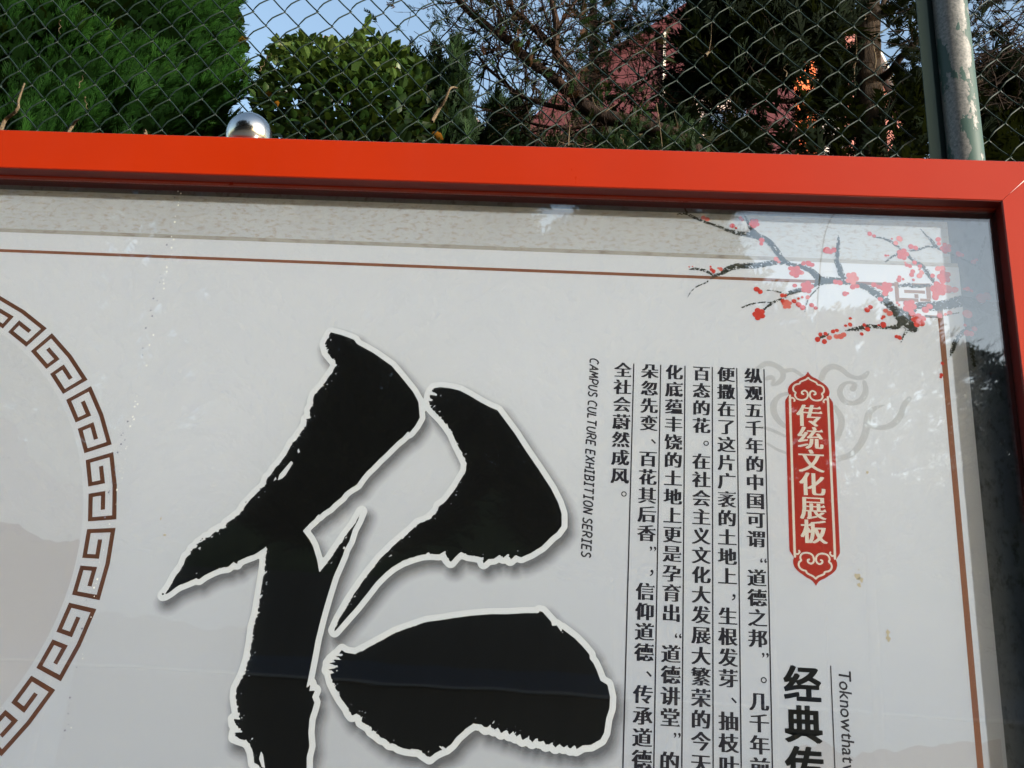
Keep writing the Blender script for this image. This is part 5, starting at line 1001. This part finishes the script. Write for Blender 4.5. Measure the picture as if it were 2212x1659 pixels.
q = at(1436, 62, dB); q2 = at(1430, 210, dB); V, Fc = box(q.x - .02, q.x + .02, yw - .06, yw - .003, q2.z, q.z - .1); mesh('downpipe', V, Fc, M['pale'], mb)
for (xa, ya, xb, yb) in ((1655 - 60, 205, 1612, 262), (1500, 208, 1530, 252)):
    p0 = at(xa, ya, dB); p1 = at(xb, yb, dB); V, Fc = box(min(p0.x, p1.x), max(p0.x, p1.x), yw - .02, yw - .004, p1.z, p0.z); w_ = mesh('window', V, Fc, M['pane'], mb)
    V, Fc = merge([box(min(p0.x, p1.x) - .05, max(p0.x, p1.x) + .05, yw - .06, yw - .022, p0.z, p0.z + .06), box(min(p0.x, p1.x) - .05, max(p0.x, p1.x) + .05, yw - .08, yw - .022, p1.z - .06, p1.z)]); mesh('frame', V, Fc, M['pale'], w_)
# beige lower wing beside it
p0 = at(1498, 175, 15.0); p1 = at(1590, 400, 15.0)
bw = empty('beige_building', ((p0.x + p1.x) / 2, 14.5, 0), 'low pinkish beige building glimpsed through dark foliage below the maroon wall', 'building')
V, Fc = box(p0.x, p1.x, 13.4, 14.3, 0, p0.z); mesh('wall', V, Fc, M['beige'], bw)
V, Fc = box(p0.x - .1, p1.x + .1, 13.3, 14.34, p0.z, p0.z + .12); mesh('roof_slab', V, Fc, M['pale'], bw)
p0 = at(1615, 262, 15.0); p2 = at(1530, 225, 15.0); V, Fc = box(p2.x, p2.x + .5, 13.36, 13.396, p0.z - .2, p2.z - .1); mesh('window', V, Fc, M['pane'], bw)
# orange building: corner towards the viewer
oc = at(1752 - 75, 160, 18.0); oa = at(1630, 150, 18.0); ob = at(1765, 130, 18.0); 
orb = empty('orange_building', (oc.x, 18, 0), 'bright orange building seen between the dark conifer branches', 'building')
y0_ = 18.0 - 1.65
zt = at(1690, 40, 18.0).z
pl = [(oc.x, y0_), (ob.x + .15, y0_ + .8), (ob.x - .6, y0_ + 4), (oa.x - .3, y0_ + 2.2)]
V = [(a, b, 0) for a, b in pl] + [(a, b, zt) for a, b in pl]; mesh('wall', V, [(0, 1, 5, 4), (1, 2, 6, 5), (2, 3, 7, 6), (3, 0, 4, 7), (4, 5, 6, 7), (3, 2, 1, 0)], M['orange'], orb)
V = [(a + (a - oc.x) * .06, b + (-.15 if k < 2 else .15), zt + .003) for k, (a, b) in enumerate(pl)] + [(a + (a - oc.x) * .06, b + (-.15 if k < 2 else .15), zt + .2) for k, (a, b) in enumerate(pl)]
mesh('roof_slab', V, [(0, 1, 5, 4), (1, 2, 6, 5), (2, 3, 7, 6), (3, 0, 4, 7), (4, 5, 6, 7), (3, 2, 1, 0)], M['pale'], orb)
p0 = at(1618, 130, 19.0); p1 = at(1627, 290, 19.0)
wp = empty('white_column', ((p0.x + p1.x) / 2, 17.4, 0), 'narrow white column at the left edge of the orange building', 'column')
V, Fc = box(p0.x, p1.x, 17.3, 17.5, 0, p0.z); mesh('shaft', V, Fc, M['pale'], wp)
V, Fc = box(p0.x - .06, p1.x + .06, 17.24, 17.56, p0.z + .002, p0.z + .15); mesh('cap', V, Fc, M['pale'], wp)
# pink building further back
pk = empty('pink_building', (6.2, 21, 0), 'pale pink building with gabled end behind the thick conifer trunk', 'building')
g0 = at(1790, 250, 22.0); g1 = at(1872, 70, 22.0); g2 = at(1905, 180, 22.0); g3 = at(1958, 262, 22.0); ga = at(1700, 60, 22.0)
V, Fc = prism([(ga.x, 0), (ga.x, g1.z + .2), (g1.x, g1.z), (g2.x, g2.z), (g3.x, g3.z), (g3.x + .05, 0)], 20.35, 24); mesh('wall', V, Fc, M['pinkw'], pk)
V, Fc = prism([(g1.x, g1.z + .003), (g3.x + .1, g3.z + .003), (g3.x + .1, g3.z + .14), (g1.x, g1.z + .14)], 20.2, 24.1); mesh('roof_edge', V, Fc, M['pale'], pk)
# sunlit pale block low behind the fence
w0 = at(1742, 205, 21.0); w1 = at(1816, 330, 21.0)
wb = empty('white_building', ((w0.x + w1.x) / 2, 19.6, 0), 'sunlit white building showing through a gap low beside the conifer trunk', 'building')
V, Fc = box(w0.x, w1.x, 19.0, 20.2, 0, w0.z); mesh('wall', V, Fc, flat('white_render', (.55, .55, .54), .8), wb)
V, Fc = box(w0.x - .1, w1.x + .1, 18.9, 20.3, w0.z + .002, w0.z + .15); mesh('roof_slab', V, Fc, M['pale'], wb)
p0 = at(1028, 262, 20.0); p1 = at(1108, 345, 20.0)
wc = empty('cream_building', ((p0.x + p1.x) / 2, 18.6, 0), 'small cream building low in the gap left of the maroon building', 'building')
V, Fc = prism([(p0.x - 2, 0), (p0.x - 2, p0.z - 1.1), (p0.x, p0.z - .1), (p1.x, p0.z - 1.2), (p1.x, 0)], 18.35, 20.5); mesh('wall', V, Fc, M['pale'], wc)
V, Fc = prism([(p0.x, p0.z - .098), (p1.x + .05, p0.z - 1.198), (p1.x + .05, p0.z - 1.08), (p0.x, p0.z + .02)], 18.2, 20.6); mesh('roof_edge', V, Fc, M['beige'], wc)

# ================================================================== THE OTHER SIDE (mirrored in the glass and the steel ball)
def street_tree(name, cx, cy, R, zb, zt, n, label, seed, mode=0, sz=(.25, .6)):
    t = empty(name, (cx, cy, 0), label, 'tree', 'trees facing the board'); r = np.random.default_rng(seed)
    z = zb + (zt - zb) * r.uniform(0, 1, n); u = (z - zb) / (zt - zb); prof = np.sin(np.pi * np.clip(u * .92 + .06, 0, 1)) ** .5 if mode == 0 else np.clip(1 - u, 0, 1) ** .45
    a = r.uniform(0, 6.28, n); rr = R * prof * np.sqrt(r.uniform(0, 1, n)) * (1 + .4 * (vnoise(a * 2 + 9, z * 1.3, seed) - .5)); P = np.c_[cx + rr * np.cos(a), cy + rr * np.sin(a), z]
    scatter('crown', P, np.c_[np.cos(a), np.sin(a), r.uniform(0, 1.2, n)], r.uniform(*sz, n), M['far'], t, FR[2], np.clip(r.normal(.5, .25, n), 0, 1))
    V, Fq = tube([(cx, cy, q) for q in (0, zb, (zb + zt) / 2, zt * .96)], [.055, .05, .035, .02], 9); mesh('trunk', V, Fq, M['twig'], t, smooth=True)
    return t
street_tree('roadside_tree', -9.5, -11, 3.2, 4.6, 13.5, 7000, 'broad leafy tree at the far left, mirrored in the glass', 201)
street_tree('roadside_tree', -5.6, -10.5, 2.3, 4.7, 13.0, 6500, 'leafy tree mirrored at the left of the glass', 202)
street_tree('roadside_tree', -2.6, -10.5, 1.9, 4.8, 12.4, 13000, 'leafy tree with gaps mirrored above the black character', 203, 0, (.2, .6))
street_tree('roadside_tree', 1.0, -10.2, .85, 5.0, 12.5, 7000, 'narrow tall tree mirrored beside the plum branch', 204, 1, (.12, .32))
street_tree('roadside_tree', .45, -10.6, 1.62, 4.6, 8.75, 11000, 'lower tree mirrored behind the text columns', 205, 0, (.18, .50))
street_tree('roadside_tree', 3.0, -10.0, 1.75, 4.7, 7.2, 4200, 'rounded tree mirrored below the plum branch', 206, 0, (.14, .36))
street_tree('roadside_tree', 5.1, -9.8, 1.25, 3.8, 6.75, 3800, 'dark bushy tree mirrored at the right edge of the glass', 207, 0, (.14, .36))
L = []
for pts, r0 in (([(1762, 760), (1768, 640), (1776, 545), (1788, 485), (1818, 440)], .0042), ([(1776, 545), (1768, 520), (1745, 505)], .0018), ([(1776, 545), (1790, 530), (1808, 538)], .0018), ([(1770, 610), (1785, 585), (1830, 590)], .0015), ([(1769, 625), (1748, 640), (1738, 668)], .0018), ([(1769, 640), (1752, 660), (1750, 700)], .0015)):
    q = spline([tuple(refl(a, b, 3.4)) for a, b in pts], 6); L.append(tube(q, np.linspace(r0, r0 * .5, len(q)), 5))
L.append(tube([(float(L[0][0][0][0]), -3.4, z) for z in (0, 1.5, float(L[0][0][0][2]))], .006, 5))
V, Fq = cat_np(L); o = mesh('tall_stalk', V, Fq, M['twig'], smooth=True); tag(o, 'thin tall stalk with drooping side stems, mirrored over the plum branch', 'plant')
street_tree('roadside_tree', 2.0, -10.1, .62, 4.7, 7.75, 1500, 'slim small tree mirrored left of the red plaque', 208, 0, (.12, .30))
fb_ = empty('sports_hall', (-4, -27, 0), 'long low hall with a blue band below the roof, mirrored low in the glass', 'building')
V, Fc = box(-34, 13, -32, -27, 0, 5.5); mesh('wall', V, Fc, wall_mat('hall_wall', (.022, .021, .019), (.036, .034, .030)), fb_)
V, Fc = box(-34, 13, -32, -26.9, 5.56, 6.02); mesh('blue_band', V, Fc, flat('blue_sheet', (.007, .020, .048), .6), fb_)
V, Fc = box(-34, 13, -31.9, -26.85, 5.5, 5.558); mesh('white_trim', V, Fc, flat('white_trim', (.13, .135, .145), .6), fb_)
V, Fc = box(-34, 13, -32, -27.1, 6.022, 8.2); mesh('roof', V, Fc, wall_mat('hall_roof', (.018, .019, .020), (.028, .029, .030)), fb_)

hb = []
xs_ = np.linspace(-70, 24, 48)
top_ = [15.4 + 2.2 * (vnoise(np.array([x * .21 + 40]), np.array([3.3]), 7)[0]) + 1.2 * (vnoise(np.array([x * .9 + 40]), np.array([8.3]), 9)[0]) for x in xs_]
V = [(x, -40, 0) for x in xs_] + [(x, -44, t) for x, t in zip(xs_, top_)] + [(x, -60, 0) for x in xs_]
n_ = len(xs_); Fc = [(i, i + 1, i + 1 + n_, i + n_) for i in range(n_ - 1)] + [(i + n_, i + 1 + n_, i + 1 + 2 * n_, i + 2 * n_) for i in range(n_ - 1)]
o = mesh('sky_blocking_hill', V, Fc, bark('sky_blocking_woods', (.010, .016, .008), (.030, .042, .018), (.5, .5, .5))); o['kind'] = 'structure'  # unseen hill, added to block the bright sky gap in the reflections
